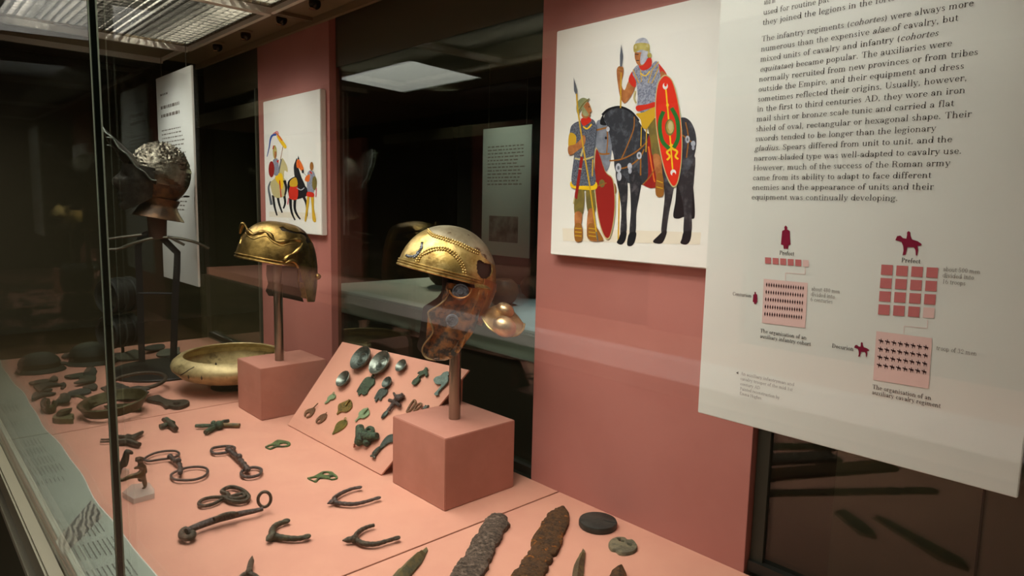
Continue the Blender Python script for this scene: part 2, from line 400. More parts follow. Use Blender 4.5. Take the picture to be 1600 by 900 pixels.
for i, (px, py, lb) in enumerate([(340, 75, 'small brown eyeball spotlight nearest the white far panel'), (384, 57, 'small brown eyeball spotlight, middle of three in the ceiling strip'), (440, 33, 'small brown eyeball spotlight just left of the ceiling cross rail'), (492, 8, 'small brown eyeball spotlight just right of the ceiling cross rail')]):
    P = pl(px, py, (0, 0, CT-.02), Zv); P.z = CT
    t = thing('spotlight', P, lb, 'spotlight', 'spotlights in the case ceiling')
    MB().lathe([(.004, -.001), (.026, -.001), (.026, -.006), (.018, -.009)], P, n=24).build('bezel', CEIL, t)
    MB().ell(P-Zv*.016, (.018, 0, 0), (0, .018, 0), (0, 0, .018)).build('lamp_eyeball', mat('dark_lamp', (40, 34, 24), .25, .7), t)
    MB().lathe([(.0, 0), (.009, 0), (.010, .003)], P+Vector((0, -.008, -.034)), n=16).build('lens', mat('lamp_lens', (150, 120, 90), .1, .6), t)

# salmon base boards with fine seams
for a, b, lb in ((XL+.02, -2.163, 'salmon painted base board at the dim far end of the case'), (-2.159, -1.0125, 'salmon painted base board in the middle of the case'), (-1.0085, XR-.02, 'salmon painted base board under the iron blades')):
    tag(MB().bbox((a, .206, .826), (b, 1.1027, BZ), .0006).build('base_board', SALMON), lb, 'base board', 'salmon base boards')

# label strip along the front glass
def edge(x): return .303+.004*math.sin(x*9)+.002*math.sin(x*21+1)
def strip(x0, x1, lb):
    t = thing('label_strip', ((x0+x1)/2, .26, BZ), lb, 'label', 'printed label strips along the glass')
    k = 24; lp = [Vector((x0+(x1-x0)*i/k, edge(x0+(x1-x0)*i/k), BZ+.006)) for i in range(k+1)]
    m = MB(); m.slab([lp+[Vector((x1, .2075, BZ+.006)), Vector((x0, .2075, BZ+.006))]], Zv, .0055, .15); m.build('board', LABELP, t)
    m = MB(); m.tube([p+Vector((0, 0, -.001)) for p in lp], .0016, 6); m.build('pale_edge', mat('pale_edge', (215, 218, 205), .5), t)
    return t
def textbars(t, blocks):
    m = MB()
    for (x0, x1, y0, y1, n) in blocks:       # rows run along x
        for r in range(n):
            y = y1-(y1-y0)*r/max(1, n); x = x0; xe = x1-(x1-x0)*random.uniform(.02, .2)
            while x < xe:
                w = min(random.uniform(.004, .011), xe-x); m.flat([(x, y, BZ+.0064), (x+w, y, BZ+.0064), (x+w, y-.0022, BZ+.0064), (x, y-.0022, BZ+.0064)]); x += w+.002
    m.build('printed_text', mat('label_ink', (88, 92, 82), .7), t, norm=False)
t = strip(-3.27, -2.165, 'green grey label strip along the glass at the far end of the case')
textbars(t, [(-2.34, -2.29, .225, .25, 4), (-2.52, -2.44, .225, .27, 5)])
t = strip(-2.16, -1.0, 'green grey label strip along the glass with a drawing of drapery')
textbars(t, [(-2.13, -2.07, .225, .27, 6), (-2.05, -1.99, .215, .27, 8), (-1.97, -1.91, .22, .275, 8), (-1.895, -1.83, .215, .28, 9), (-1.80, -1.765, .215, .27, 7), (-1.50, -1.43, .215, .28, 8), (-1.41, -1.33, .215, .285, 9), (-1.30, -1.22, .215, .285, 9)])
m = MB(); m.flat([B(px, py, .0066) for px, py in ((143,781),(161,806),(100,868),(86,846))])
DR = bpy.data.materials.new('drapery_drawing'); DR.use_nodes = True; nt = DR.node_tree; bb = nt.nodes['Principled BSDF']
tc = nt.nodes.new('ShaderNodeTexCoord'); mp = nt.nodes.new('ShaderNodeMapping'); mp.inputs['Scale'].default_value = (.35, 1.0, 1); mp.inputs['Rotation'].default_value = (0, 0, .6)
wv = nt.nodes.new('ShaderNodeTexWave'); wv.bands_direction = 'Y'; wv.inputs['Scale'].default_value = 38; wv.inputs['Distortion'].default_value = 7; wv.inputs['Detail'].default_value = 3; wv.inputs['Detail Scale'].default_value = 1.2
cr = nt.nodes.new('ShaderNodeValToRGB'); cr.color_ramp.elements[0].color = lin((52, 50, 44)); cr.color_ramp.elements[1].color = lin((150, 148, 132)); cr.color_ramp.elements[0].position = .2; cr.color_ramp.elements[1].position = .8
nt.links.new(tc.outputs['Object'], mp.inputs[0]); nt.links.new(mp.outputs[0], wv.inputs[0]); nt.links.new(wv.outputs[0], cr.inputs[0]); nt.links.new(cr.outputs[0], bb.inputs['Base Color'])
m.build('printed_drawing', DR, t, norm=False)

# ------------------------------------------------------------------ serif lettering built from strokes
SW, HW, SF = .088, .036, .05
def glyph_table():
    G = {}
    X = .465
    def v(x, y0, y1, sb=3, st=0, w=SW): return ('v', x, y0, y1, sb, st, w)
    def o(cx, cy, rx, ry, a0=0, a1=360): return ('o', cx, cy, rx, ry, a0, a1)
    def h(x0, x1, y): return ('h', x0, x1, y)
    def l(x0, y0, x1, y1, w=SW): return ('l', x0, y0, x1, y1, w)
    def d(x, y, r=.052): return ('d', x, y, r)
    G['a'] = (.50, [o(.22, .33, .15, .14, 0, 165), v(.365, .05, .34, 0), o(.205, .125, .16, .135, 0, 360), d(.105, .345), l(.37, .03, .46, .03, HW)])
    G['b'] = (.55, [v(.11, 0, .73, 0, 1), o(.285, X/2, .2, X/2)])
    G['c'] = (.47, [o(.25, X/2, .2, X/2, 40, 325), d(.37, .35)])
    G['d'] = (.56, [v(.43, 0, .73, 2, 1), o(.245, X/2, .2, X/2)])
    G['e'] = (.48, [o(.25, X/2, .2, X/2, 0, 325), h(.07, .44, .25)])
    G['f'] = (.34, [v(.14, 0, .6), o(.25, .6, .152, .135, 60, 180), d(.325, .66), h(.02, .3, .445)])
    G['g'] = (.50, [o(.22, .31, .165, .155), o(.23, -.075, .20, .125), o(.16, .09, .09, .07, 110, 270), l(.33, .40, .44, .45, HW), d(.45, .43, .04)])
    G['h'] = (.58, [v(.12, 0, .73, 3, 1), o(.28, .29, .192, .175, 0, 170), v(.43, 0, .3)])
    G['i'] = (.29, [v(.14, 0, X, 3, 1), d(.13, .63, .058)])
    G['j'] = (.28, [v(.16, -.1, X, 0, 1), o(.05, -.1, .155, .12, 250, 360), d(.15, .63, .058)])
    G['k'] = (.56, [v(.12, 0, .73, 3, 1), l(.13, .2, .42, .44, HW), l(.22, .27, .46, .02), h(.32, .52, .445), h(.34, .56, .018)])
    G['l'] = (.29, [v(.14, 0, .73, 3, 1)])
    G['m'] = (.86, [v(.12, 0, X, 3, 1), o(.265, .29, .18, .175, 0, 170), v(.40, 0, .3), o(.545, .29, .18, .175, 0, 170), v(.68, 0, .3)])
    G['n'] = (.58, [v(.12, 0, X, 3, 1), o(.28, .29, .192, .175, 0, 170), v(.43, 0, .3)])
    G['o'] = (.51, [o(.255, X/2, .205, X/2)])
    G['p'] = (.55, [v(.11, -.2, X, 3, 1), o(.285, X/2, .2, X/2)])
    G['q'] = (.55, [v(.43, -.2, X, 3, 0), o(.245, X/2, .2, X/2)])
    G['r'] = (.41, [v(.12, 0, X, 3, 1), o(.29, .30, .16, .165, 60, 160), d(.35, .41)])
    G['s'] = (.41, [o(.205, .345, .13, .12, 30, 250), o(.205, .12, .14, .12, -150, 80), l(.12, .29, .30, .18, SW*.95), d(.31, .36, .03), d(.09, .1, .03)])
    G['t'] = (.34, [v(.14, .08, .58, 0), o(.235, .1, .138, .1, 180, 320), h(.02, .3, .445)])
    G['u'] = (.58, [v(.12, .16, X, 0, 1), o(.27, .17, .192, .17, 180, 350), v(.43, 0, X, 2, 1)])
    G['v'] = (.50, [l(.09, .45, .25, .0), l(.25, .0, .42, .45, HW), h(.0, .2, .447), h(.33, .5, .447)])
    G['w'] = (.76, [l(.09, .45, .23, .0), l(.23, .0, .38, .45, HW), l(.38, .45, .53, 0), l(.53, 0, .68, .45, HW), h(0, .2, .447), h(.28, .47, .447), h(.6, .76, .447)])
    G['x'] = (.52, [l(.1, .45, .42, .02), l(.1, .02, .42, .45, HW), h(0, .22, .447), h(.32, .52, .447), h(0, .2, .018), h(.3, .52, .018)])
    G['y'] = (.50, [l(.09, .45, .26, .02), l(.43, .45, .18, -.17, HW), d(.12, -.15), h(0, .2, .447), h(.33, .5, .447)])
    G['z'] = (.46, [h(.06, .4, .44), l(.36, .44, .1, .02), h(.06, .42, .02)])
    C = .70
    G['A'] = (.70, [l(.34, .70, .12, .0, HW), l(.34, .70, .57, .0), h(.2, .5, .24), h(.02, .22, .018), h(.46, .70, .018)])
    G['C'] = (.66, [o(.36, C/2, .29, C/2, 40, 320), v(.6, .45, .66, 0, 0, HW)])
    G['D'] = (.74, [v(.14, 0, C, 1, 1), o(.28, C/2, .39, C/2, -90, 90), h(.04, .3, .018), h(.04, .3, .682)])
    G['E'] = (.66, [v(.14, 0, C, 1, 1), h(.04, .58, .018), h(.04, .56, .682), h(.14, .4, .36), v(.585, 0, .2, 0, 0, HW), v(.565, .52, C, 0, 0, HW), v(.4, .27, .45, 0, 0, HW)])
    G['H'] = (.78, [v(.15, 0, C, 3, 3), v(.63, 0, C, 3, 3), h(.15, .63, .36)])
    G['I'] = (.36, [v(.18, 0, C, 3, 3)])
    G['P'] = (.62, [v(.15, 0, C, 3, 1), o(.30, .52, .26, .18, -90, 90), h(.04, .32, .682), h(.15, .32, .355)])
    G['R'] = (.70, [v(.15, 0, C, 3, 1), o(.30, .53, .26, .17, -90, 90), h(.04, .32, .682), h(.15, .36, .37), o(.36, .2, .175, .17, 0, 90), v(.5, .06, .2, 0), l(.5, .03, .66, .03, HW)])
    G['S'] = (.54, [o(.27, .52, .19, .18, 30, 255), o(.27, .18, .2, .18, -150, 85), l(.14, .44, .40, .27, SW), v(.44, .5, .66, 0, 0, HW), v(.07, .03, .2, 0, 0, HW)])
    G['T'] = (.66, [v(.33, 0, C), h(.04, .62, .682), v(.055, .5, C, 0, 0, HW), v(.605, .5, C, 0, 0, HW)])
    G['U'] = (.74, [v(.15, .24, C, 0, 3), o(.36, .25, .254, .25, 180, 360), v(.595, .24, C, 0, 3, HW)])
    G['K'] = (.74, [v(.15, 0, C, 3, 3), l(.2, .3, .55, .68, HW), l(.3, .4, .6, .02), h(.45, .68, .682), h(.48, .74, .018)])
    G['F'] = (.62, [v(.14, 0, C, 3, 1), h(.04, .56, .682), h(.14, .4, .36), v(.565, .52, C, 0, 0, HW), v(.4, .27, .45, 0, 0, HW)])
    G['0'] = (.55, [o(.275, .35, .2, .35)])
    G['1'] = (.55, [v(.28, 0, .7), l(.16, .6, .28, .69, HW)])
    G['2'] = (.55, [o(.27, .52, .19, .18, -30, 170), l(.43, .43, .1, .04, HW), l(.1, .04, .48, .04, SW), d(.12, .5)])
    G['3'] = (.55, [o(.26, .53, .18, .17, -80, 160), o(.26, .18, .2, .18, -160, 80), d(.11, .52, .04), d(.1, .15, .04)])
    G['4'] = (.55, [v(.36, 0, .7), l(.36, .69, .06, .2, HW), h(.05, .5, .19)])
    G['5'] = (.55, [o(.26, .22, .21, .22, -150, 140), v(.13, .34, .68, 0, 0, HW), l(.12, .66, .44, .66, SW), d(.1, .14, .04)])
    G['6'] = (.55, [o(.28, .21, .2, .21), o(.34, .32, .26, .38, 95, 185)])
    G['8'] = (.55, [o(.275, .52, .17, .18), o(.275, .18, .2, .18)])
    G['.'] = (.27, [d(.12, .045, .055)])
    G[','] = (.27, [d(.12, .045, .055), l(.15, .05, .09, -.12, HW)])
    G['('] = (.34, [o(.36, .26, .26, .44, 120, 240)]); G[')'] = (.34, [o(-.02, .26, .26, .44, -60, 60)])
    G['-'] = (.34, [l(.05, .2, .29, .2, .06)])
    G[' '] = (.29, [])
    return G
GL = glyph_table()
def text(m, s, put, x0, z0, h, width=None, bold=1.0):
    """s may hold *italic* spans; put(x, z) -> 3D point; h = em height"""
    runs = []; it = False
    for ch in s:
        if ch == '*': it = not it; continue
        runs.append((ch, it))
    total = sum(GL[c][0] for c, _ in runs)
    sx = (width/total) if width else h
    pen = x0
    for c, it in runs:
        w, prims = GL[c]; sl = .22 if it else 0
        def P(x, y): return put(pen+(x+sl*y)*sx, z0+y*h)
        for p in prims:
            k = p[0]
            if k == 'v':
                _, x, a, b, sb, st, ww = p; ww *= bold if ww > .05 else 1; q = ww/2
                m.flat([P(x-q, a), P(x+q, a), P(x+q, b), P(x-q, b)])
                if not it or b > .6:
                    for fl, y0, y1 in ((sb, a, a+HW), (st, b-HW, b)):
                        if fl: m.flat([P(x-q-(SF if fl & 1 else 0), y0), P(x+q+(SF if fl & 2 else 0), y0), P(x+q+(SF if fl & 2 else 0), y1), P(x-q-(SF if fl & 1 else 0), y1)])
            elif k == 'h': _, a, b, y = p; m.flat([P(a, y-HW/2), P(b, y-HW/2), P(b, y+HW/2), P(a, y+HW/2)])
            elif k == 'l':
                _, a, b, c2, d2, ww = p; q = ww/2*(bold if ww > .05 else 1); e = abs(d2-b) > .05
                m.flat([P(a-q, b), P(a+q, b), P(c2+q, d2), P(c2-q, d2)] if e else [P(a, b-q), P(c2, d2-q), P(c2, d2+q), P(a, b+q)])
            elif k == 'd':
                _, a, b, r = p; m.flat([P(a+r*math.cos(t*math.pi/4), b+r*math.sin(t*math.pi/4)) for t in range(8)])
            elif k == 'o':
                _, cx, cy, rx, ry, a0, a1 = p; n = max(4, int(abs(a1-a0)/22)); ix, iy = max(.01, rx-SW*bold), max(.01, ry-HW)
                ou = []; inn = []
                for i in range(n+1):
                    t = math.radians(a0+(a1-a0)*i/n); ou.append((cx+rx*math.cos(t), cy+ry*math.sin(t))); inn.append((cx+ix*math.cos(t), cy+iy*math.sin(t)))
                i0 = len(m.v); m.v += [Vector(P(*q)) for q in ou]+[Vector(P(*q)) for q in inn]
                for i in range(n): m.f.append((i0+i, i0+i+1, i0+n+1+i+1, i0+n+1+i)); m.m.append(m.cur)
        pen += w*sx
    return m

# ------------------------------------------------------------------ big text panel hanging in front of the right upright
PY = .88
def hang_wires(t, pts, top):
    for p in pts: MB().tube([p, Vector((p.x, p.y, top))], .0012, 6).build('wire', WIRE, t)
a, b = YP(1090, 645, PY), YP(1590, 778, PY)
px0, px1, pz0, pz1 = a.x, b.x, (a.z+b.z)/2, 2.0
tp = thing('text_panel', ((px0+px1)/2, PY, pz0), 'large white text panel with the long article and red diagrams, hanging on the right', 'text panel', 'hanging text panels')
MB().bbox((px0, PY, pz0), (px1, PY+.008, pz1), .001).build('board', PANELT, tp)
hang_wires(tp, [Vector((px0+.04, PY+.004, pz1)), Vector((px1-.04, PY+.004, pz1))], CT)
def put(x, z): return Vector((x, PY-.0006, z))
ZT = zm(1120, 0, 2.727)
lines = [('and in', 198, 22, 250), ('used for routine pat', 197, 63, 480), ('they joined the legions in the forts', 196, 108, 760),
 ('The infantry regiments (*cohortes*) were always more', 190, 178, 1095), ('numerous than the expensive *alae* of cavalry, but', 187, 221, 1030),
 ('mixed units of cavalry and infantry (*cohortes*', 184, 264, 945), ('*equitatae*) became popular. The auxiliaries were', 182, 305, 1003),
 ('normally recruited from new provinces or from tribes', 180, 348, 1115), ('outside the Empire, and their equipment and dress', 177, 391, 1055),
 ('sometimes reflected their origins. Usually, however,', 174, 433, 1068), ('in the first to third centuries AD, they wore an iron', 172, 475, 1060),
 ('mail shirt or bronze scale tunic and carried a flat', 168, 517, 1012), ('shield of oval, rectangular or hexagonal shape. Their', 165, 559, 1087),
 ('swords tended to be longer than the legionary', 163, 601, 935), ('*gladius*. Spears differed from unit to unit, and the', 160, 643, 1003),
 ('narrow-bladed type was well-adapted to cavalry use.', 158, 685, 1045), ('However, much of the success of the Roman army', 156, 726, 995),
 ('came from its ability to adapt to face different', 153, 768, 915), ('enemies and the appearance of units and their', 151, 809, 925), ('equipment was continually developing.', 148, 850, 773)]
zb = YP(*ZT(148, 850), PY).z; zt = YP(*ZT(190, 178), PY).z; dz = (zt-zb)/16.0; xl = YP(*ZT(148, 850), PY).x
m = MB()
for i, (s, lx, ly, rx) in enumerate(lines):
    z = zb+dz*(19-i) if i >= 3 else YP(*ZT(lx, ly), PY).z
    if i == 1: z = YP(*ZT(196, 108), PY).z+dz
    if i == 0: z = YP(*ZT(196, 108), PY).z+2*dz
    # right end: where the line's height meets the picture column rx
    d = ray(*ZT(rx, 0)); q = ray(*ZT(rx, 900)); n = d.cross(q)   # vertical picture plane through rx
    xr = (-(PY-CAM.y)*n.y-(z-CAM.z)*n.z)/n.x+CAM.x
    text(m, s, put, xl, z, dz*.78, width=xr-xl, bold=.92)
    if i in (2, 19): m.build('printed_paragraph', INK, tp, norm=False); m = MB()
ZK = zm(1120, 320, 2.5)
def K(x, y): q = YP(*ZK(x, y), PY); return Vector((q.x, PY-.0006, q.z))
def K2(x, y): q = YP(*ZK(x, y), PY); return Vector((q.x, PY-.0009, q.z))
RED = mat('crimson_ink', (130, 22, 52), .6, spec=.2); ROSE = mat('rose_ink', (196, 112, 110), .6, spec=.2); PALE = mat('pale_pink_ink', (230, 196, 188), .6, spec=.2)
def caption(s, lx, ly, rx, ry, h=None, bold=1.0, mm=None):
    A, Bq = K(lx, ly), K(rx, ry); zz = (A.z+Bq.z)/2
    m_ = MB(); text(m_, s, put, A.x, zz, h, width=Bq.x-A.x, bold=bold); m_.build('printed_caption', mm, tp, norm=False)
mb_, ml_ = INK, mat('light_grey_ink', (120, 112, 104), .7, spec=.1)
hb = dz*.60; hl = dz*.56
caption('Prefect', 245, 194, 303, 199, hb, 1.25, mb_); caption('Prefect', 721, 224, 796, 230, hb, 1.25, mb_)
caption('Centurion', 62, 354, 136, 362, hb*.95, 1.25, mb_); caption('Decurion', 450, 558, 535, 571, hb, 1.25, mb_)
caption('The organisation of an', 170, 499, 351, 527, hb, 1.25, mb_); caption('auxiliary infantry cohort', 169, 521, 368, 550, hb, 1.25, mb_)
caption('The organisation of an', 608, 718, 838, 763, hb, 1.25, mb_); caption('auxiliary cavalry regiment', 606, 740, 875, 793, hb, 1.25, mb_)
for s, a_, b_, c_, d_ in [('about 480 men', 370, 335, 482, 346), ('divided into', 367, 356, 462, 366), ('6 centuries', 366, 376, 453, 386), ('about 500 men', 884, 259, 1030, 270),
    ('divided into', 882, 283, 1005, 293), ('16 troops', 880, 307, 972, 316), ('troop of 32 men', 857, 567, 1016, 589)]: caption(s, a_, b_, c_, d_, hl, .9, ml_)
for s, a_, b_, c_, d_ in [('An auxiliary infantryman and', 94, 664, 303, 708), ('cavalry trooper of the mid 1st', 93, 685, 297, 727), ('century AD', 92, 705, 170, 720), ('Painted reconstruction by', 91, 724, 246, 757)]: caption(s, a_, b_, c_, d_, hl*.86, .85, ml_)
caption('Emma Hughes', 90, 742, 175, 760, hl*.86, .85, ml_)
MB().flat([K(76, 656), K(85, 651), K(85, 662)]).build('printed_arrow', INK, tp, norm=False)
MAN = [(270,80),(277,88),(275,96),(286,102),(288,155),(280,158),(279,172),(271,172),(270,160),(269,172),(262,172),(261,158),(251,155),(256,102),(266,97),(264,87)]
RID = [(698,138),(705,122),(718,120),(728,130),(741,132),(744,115),(743,108),(750,102),(757,108),(757,120),(763,135),(785,142),(797,150),(802,155),(796,160),(785,160),(787,178),(783,198),(778,198),(777,178),(770,166),(745,165),(738,195),(726,197),(730,178),(728,160),(722,145),(706,140)]
for l_ in (MAN, RID, [(537+(x-698)*.575, 536+(y-102)*.6) for x, y in RID], [(141+(x-251)*.5, 339+(y-80)*.53) for x, y in MAN]):
    MB().flat([K(*p) for p in l_]).build('printed_figure', RED, tp, norm=False)
m = MB(); mp_ = MB()
def quad(mm, c, n_x, n_y, fx, fy, skip=None):
    (x0, y0), (x1, y1), (x2, y2), (x3, y3) = c   # tl tr br bl
    def bl(u, v): return K(*(((1-u)*(1-v)*x0+u*(1-v)*x1+u*v*x2+(1-u)*v*x3), ((1-u)*(1-v)*y0+u*(1-v)*y1+u*v*y2+(1-u)*v*y3)))
    for i in range(n_x):
        for j in range(n_y):
            u0, v0 = i/n_x, j/n_y; u1, v1 = u0+fx/n_x, v0+fy/n_y
            (mp_ if skip == (i, j) else mm).flat([bl(u0, v0), bl(u1, v0), bl(u1, v1), bl(u0, v1)])
quad(m, ((189,205),(366,217),(366,243),(189,229)), 6, 1, .79, 1, (5, 0))
quad(m, ((644,233),(880,247),(862,456),(629,440)), 4, 4, .76, .77, (3, 3))
quad(mp_, ((184,289),(356,305),(346,481),(177,461)), 1, 1, 1, 1); quad(mp_, ((624,493),(842,521),(828,718),(611,683)), 1, 1, 1, 1)
m.build('printed_squares', ROSE, tp, norm=False)
for pts in ([(346,240),(346,271),(269,266),(268,294)], [(824,448),(822,482),(733,474),(731,502)]):
    for p, q in zip(pts, pts[1:]):
        dx, dy = q[0]-p[0], q[1]-p[1]; ln = math.hypot(dx, dy); nx, ny = -dy/ln*1.0, dx/ln*1.0
        mp_.flat([K(p[0]+nx, p[1]+ny), K(q[0]+nx, q[1]+ny), K(q[0]-nx, q[1]-ny), K(p[0]-nx, p[1]-ny)])
mp_.build('printed_boxes', PALE, tp, norm=False)
m = MB()
for r in range(5):
    for i in range(16):
        x = 196+i*9.5-r*1.7; y = 312+i*.9+r*28.5
        m.flat([K2(x+sx*3.0, y+sy*8) for sx, sy in ((-.3,-1),(.4,-1),(.5,-.6),(.9,-.3),(.7,.5),(.4,.5),(.3,1),(-.4,1),(-.4,.5),(-.9,.4),(-.8,-.4),(-.4,-.6))])
for r in range(4):
    for i in range(8):
        x = 643+i*25-r*2.4; y = 532+i*3.6+r*31.5
        m.flat([K2(x+(px-750)*.2, y+(py-150)*.22) for px, py in RID])
m.build('printed_ranks', mat('dark_ink', (60, 36, 36), .7, spec=.1), tp, norm=False)

# ------------------------------------------------------------------ far text panel
t = thing('text_panel', (-2.99, .9, 1.16), 'tall narrow white text panel hanging at the far end behind the silver helmet', 'text panel', 'hanging text panels')
MB().bbox((-3.215, .900, 1.155), (-2.772, .908, 2.0), .001).build('board', PANELT, t)
hang_wires(t, [Vector((-3.15, .904, 2.0)), Vector((-2.84, .904, 2.0))], CT)
m = MB(); z = 1.93
for n_, hh, gap in ((1, .010, .05), (2, .016, .034), (1, .0, .03), (11, .006, .0165), (1, 0, .012), (9, .006, .0165)):
    for r in range(n_):
        if hh:
            x = -3.16; xe = -3.06 if hh == .010 else (-2.92 if hh == .016 else -2.88+random.uniform(-.04, .02))
            while x < xe:
                w = random.uniform(.01, .035); w = min(w, xe-x); m.flat([(x, .8994, z), (x+w, .8994, z), (x+w, .8994, z-hh*.8), (x, .8994, z-hh*.8)]); x += w+.008
        z -= gap
m.build('printed_text', mat('light_grey_ink', (120, 112, 104), .7), t, norm=False)

# ------------------------------------------------------------------ painted picture boards
class Pic:
    def __init__(s, zf, y): s.zf, s.y, s.k = zf, y, 0; s.m = MB(); s.mats = []
    def pt(s, x, y): q = YP(*s.zf(x, y), s.y); return Vector((q.x, s.y-.0003-s.k*.00002, q.z))
    def setm(s, m):
        if m not in s.mats: s.mats.append(m)
        s.m.cur = s.mats.index(m)
    def poly(s, pts, m, sm=True):
        s.setm(m); q = [s.pt(*p) for p in pts]
        if sm and len(q) > 3: q = smooth(q, 4, True)
        s.m.flat(q); s.k += 1
    def line(s, pts, w, m, sm=True):
        s.setm(m)
        if sm: pts = [(v.x, v.y) for v in smooth([(x, y, 0) for x, y in pts], 5)]
        n = len(pts); L = []; R = []
        for i, (x, y) in enumerate(pts):
            x0, y0 = pts[max(0, i-1)]; x1, y1 = pts[min(n-1, i+1)]; d = math.hypot(x1-x0, y1-y0) or 1
            ww = w[0]+(w[1]-w[0])*i/(n-1) if isinstance(w, tuple) else w
            nx, ny = -(y1-y0)/d*ww/2, (x1-x0)/d*ww/2; L.append(s.pt(x+nx, y+ny)); R.append(s.pt(x-nx, y-ny))
        for i in range(n-1): s.m.add([L[i], L[i+1], R[i+1], R[i]], [(0, 1, 2, 3)])
        s.k += 1
    def ell(s, x, y, rx, ry, m, n=20): s.poly([(x+rx*math.cos(2*math.pi*i/n), y+ry*math.sin(2*math.pi*i/n)) for i in range(n)], m, False)
    def done(s, name, parent): o = s.m.build(name, s.mats, parent, norm=False); s.m = MB(); s.mats = []; return o
def ink(name, c, c2=None, sc=60, lo=.4, hi=.6): return mat('print_'+name, c, .55, 0, c2, sc, lo, hi, spec=.2)
iHORSE = ink('grey_horse', (52, 54, 60), (92, 96, 104), 45, .5, .68); iDARK = ink('black', (26, 26, 30)); iHEAD = ink('pale_horse_head', (138, 144, 154), (112, 118, 130), 40)
iLEG = ink('horse_leg', (44, 44, 48), (84, 80, 84), 60, .5, .65)
iMAIL = ink('mail', (160, 165, 180), (112, 118, 136), 330, .42, .58); iMAILD = ink('dark_mail', (110, 116, 128), (66, 70, 82), 330, .42, .58)
iRED = ink('red', (206, 48, 30)); iSH = ink('shield_red', (220, 48, 26)); iDRED = ink('dark_red', (150, 34, 28)); iSKIN = ink('skin', (190, 124, 72), (160, 98, 54), 40)
iGOLD = ink('gold', (206, 164, 40)); iYEL = ink('yellow', (240, 196, 32)); iBRASS = ink('brass', (160, 146, 66), (196, 184, 110), 30); iOL = ink('olive', (128, 112, 52), (106, 96, 52), 40)
iSIL = ink('silver', (196, 200, 208), (160, 164, 176), 50); iBR = ink('brown', (150, 98, 40)); iGRN = ink('green', (34, 112, 44)); iGND = ink('ground', (232, 224, 204)); iSTEEL = ink('steel', (96, 102, 110))
iORG = ink('orange', (226, 110, 40)); iCRM = ink('cream', (196, 184, 130)); iHG = ink('helmet_green', (130, 138, 96), (166, 166, 120), 30); iBLUE = ink('blue', (44, 86, 170)); iWHT = ink('white', (230, 230, 226)); iPINK = ink('pink', (220, 120, 130))

IY = 1.082
a, b, c = YP(865, 50, IY), YP(1100, 419, IY), YP(864, 398, IY)
pt_ = thing('picture_panel', ((a.x-.6)/2, IY, c.z), 'large picture board with a cavalryman on a dark grey horse and a foot soldier', 'picture', 'picture boards on the salmon uprights')
ix0 = (a.x+c.x)/2; iz1 = a.z
MB().bbox((ix0, IY, c.z), (-.585, 1.1025, iz1), .002).build('board', PANELW, pt_)
p = Pic(zm(860, 20, 2.25), IY)
p.poly([(42,757),(530,772),(526,815),(45,802)], iGND, False); p.done('printed_ground', pt_)
# horse
p.line([(250,186),(247,335)], 5, iGOLD, False); p.line([(243,600),(239,800)], 5, iGOLD, False)
p.poly([(470,540),(495,570),(505,640),(508,715),(495,724),(470,718),(450,724),(432,715),(440,660),(448,580)], iDARK)
p.poly([(398,560),(440,560),(430,640),(420,690),(412,740),(408,770),(400,785),(390,770),(392,740),(398,690),(402,640)], iLEG)
p.poly([(400,765),(410,772),(395,808),(372,811),(361,803),(378,785)], iDARK)
p.poly([(440,560),(505,500),(506,580),(500,640),(497,700),(497,770),(480,785),(468,775),(470,700),(460,640)], iLEG)
p.poly([(470,770),(495,768),(492,800),(478,815),(458,810),(462,795)], iDARK)
p.poly([(190,362),(215,338),(250,333),(290,352),(320,395),(345,425),(400,410),(455,370),(487,376),(507,410),(514,455),(506,505),(490,548),(440,585),(400,607),(340,607),(300,602),(268,596),(240,575),(226,545),(222,500),(205,450),(192,400)], iHORSE)
p.poly([(280,555),(320,575),(314,640),(303,700),(301,765),(290,790),(278,780),(283,700),(282,640)], iLEG)
p.poly([(278,775),(302,772),(297,805),(284,820),(270,814)], iDARK)
p.poly([(230,560),(268,585),(272,640),(268,700),(269,765),(258,785),(246,775),(250,700),(243,640)], iLEG)
p.poly([(250,772),(268,770),(264,800),(250,815),(234,808),(240,795)], iDARK)
p.line([(183,360),(205,340),(245,331),(285,348),(312,380)], (9, 6), iDARK)
p.poly([(168,378),(192,380),(205,415),(216,465),(214,510),(206,545),(192,563),(178,561),(170,545),(165,500),(155,470),(154,430),(160,398)], iHEAD)
p.poly([(176,392),(178,372),(186,360),(190,378),(198,395)], iDARK)
p.line([(160,413),(182,408),(205,402)], 6, iBR); p.line([(163,492),(185,497),(209,495)], 6, iBR); p.line([(200,405),(202,450),(198,495)], 4, iBR)
p.ell(196, 440, 4, 5, iDARK); p.ell(186, 545, 4, 6, iDARK); p.ell(203, 409, 6, 9, iSIL)
p.line([(208,520),(250,515),(300,490),(345,450),(375,418)], 5, iBR); p.line([(296,365),(293,410),(270,470),(250,515)], 4, iBR)
p.line([(232,548),(262,545),(292,530),(318,505),(330,480)], 5, iBR); p.line([(318,505),(318,572)], 5, iBR); p.line([(476,385),(486,440),(479,510)], 4, iBR); p.line([(465,430),(505,460)], 5, iBR)
for x, y, rx, ry in ((313,502,9,13),(240,545,10,16),(280,540,8,12),(483,445,8,13),(503,460,8,10),(243,575,8,16),(281,556,6,10),(503,475,5,8)): p.ell(x, y, rx, ry, iSIL)
for x, y, rx, ry in ((313,502,4,6),(240,545,4,7),(483,445,3,6)): p.ell(x, y, rx, ry, iSTEEL)
p.done('printed_horse', pt_)
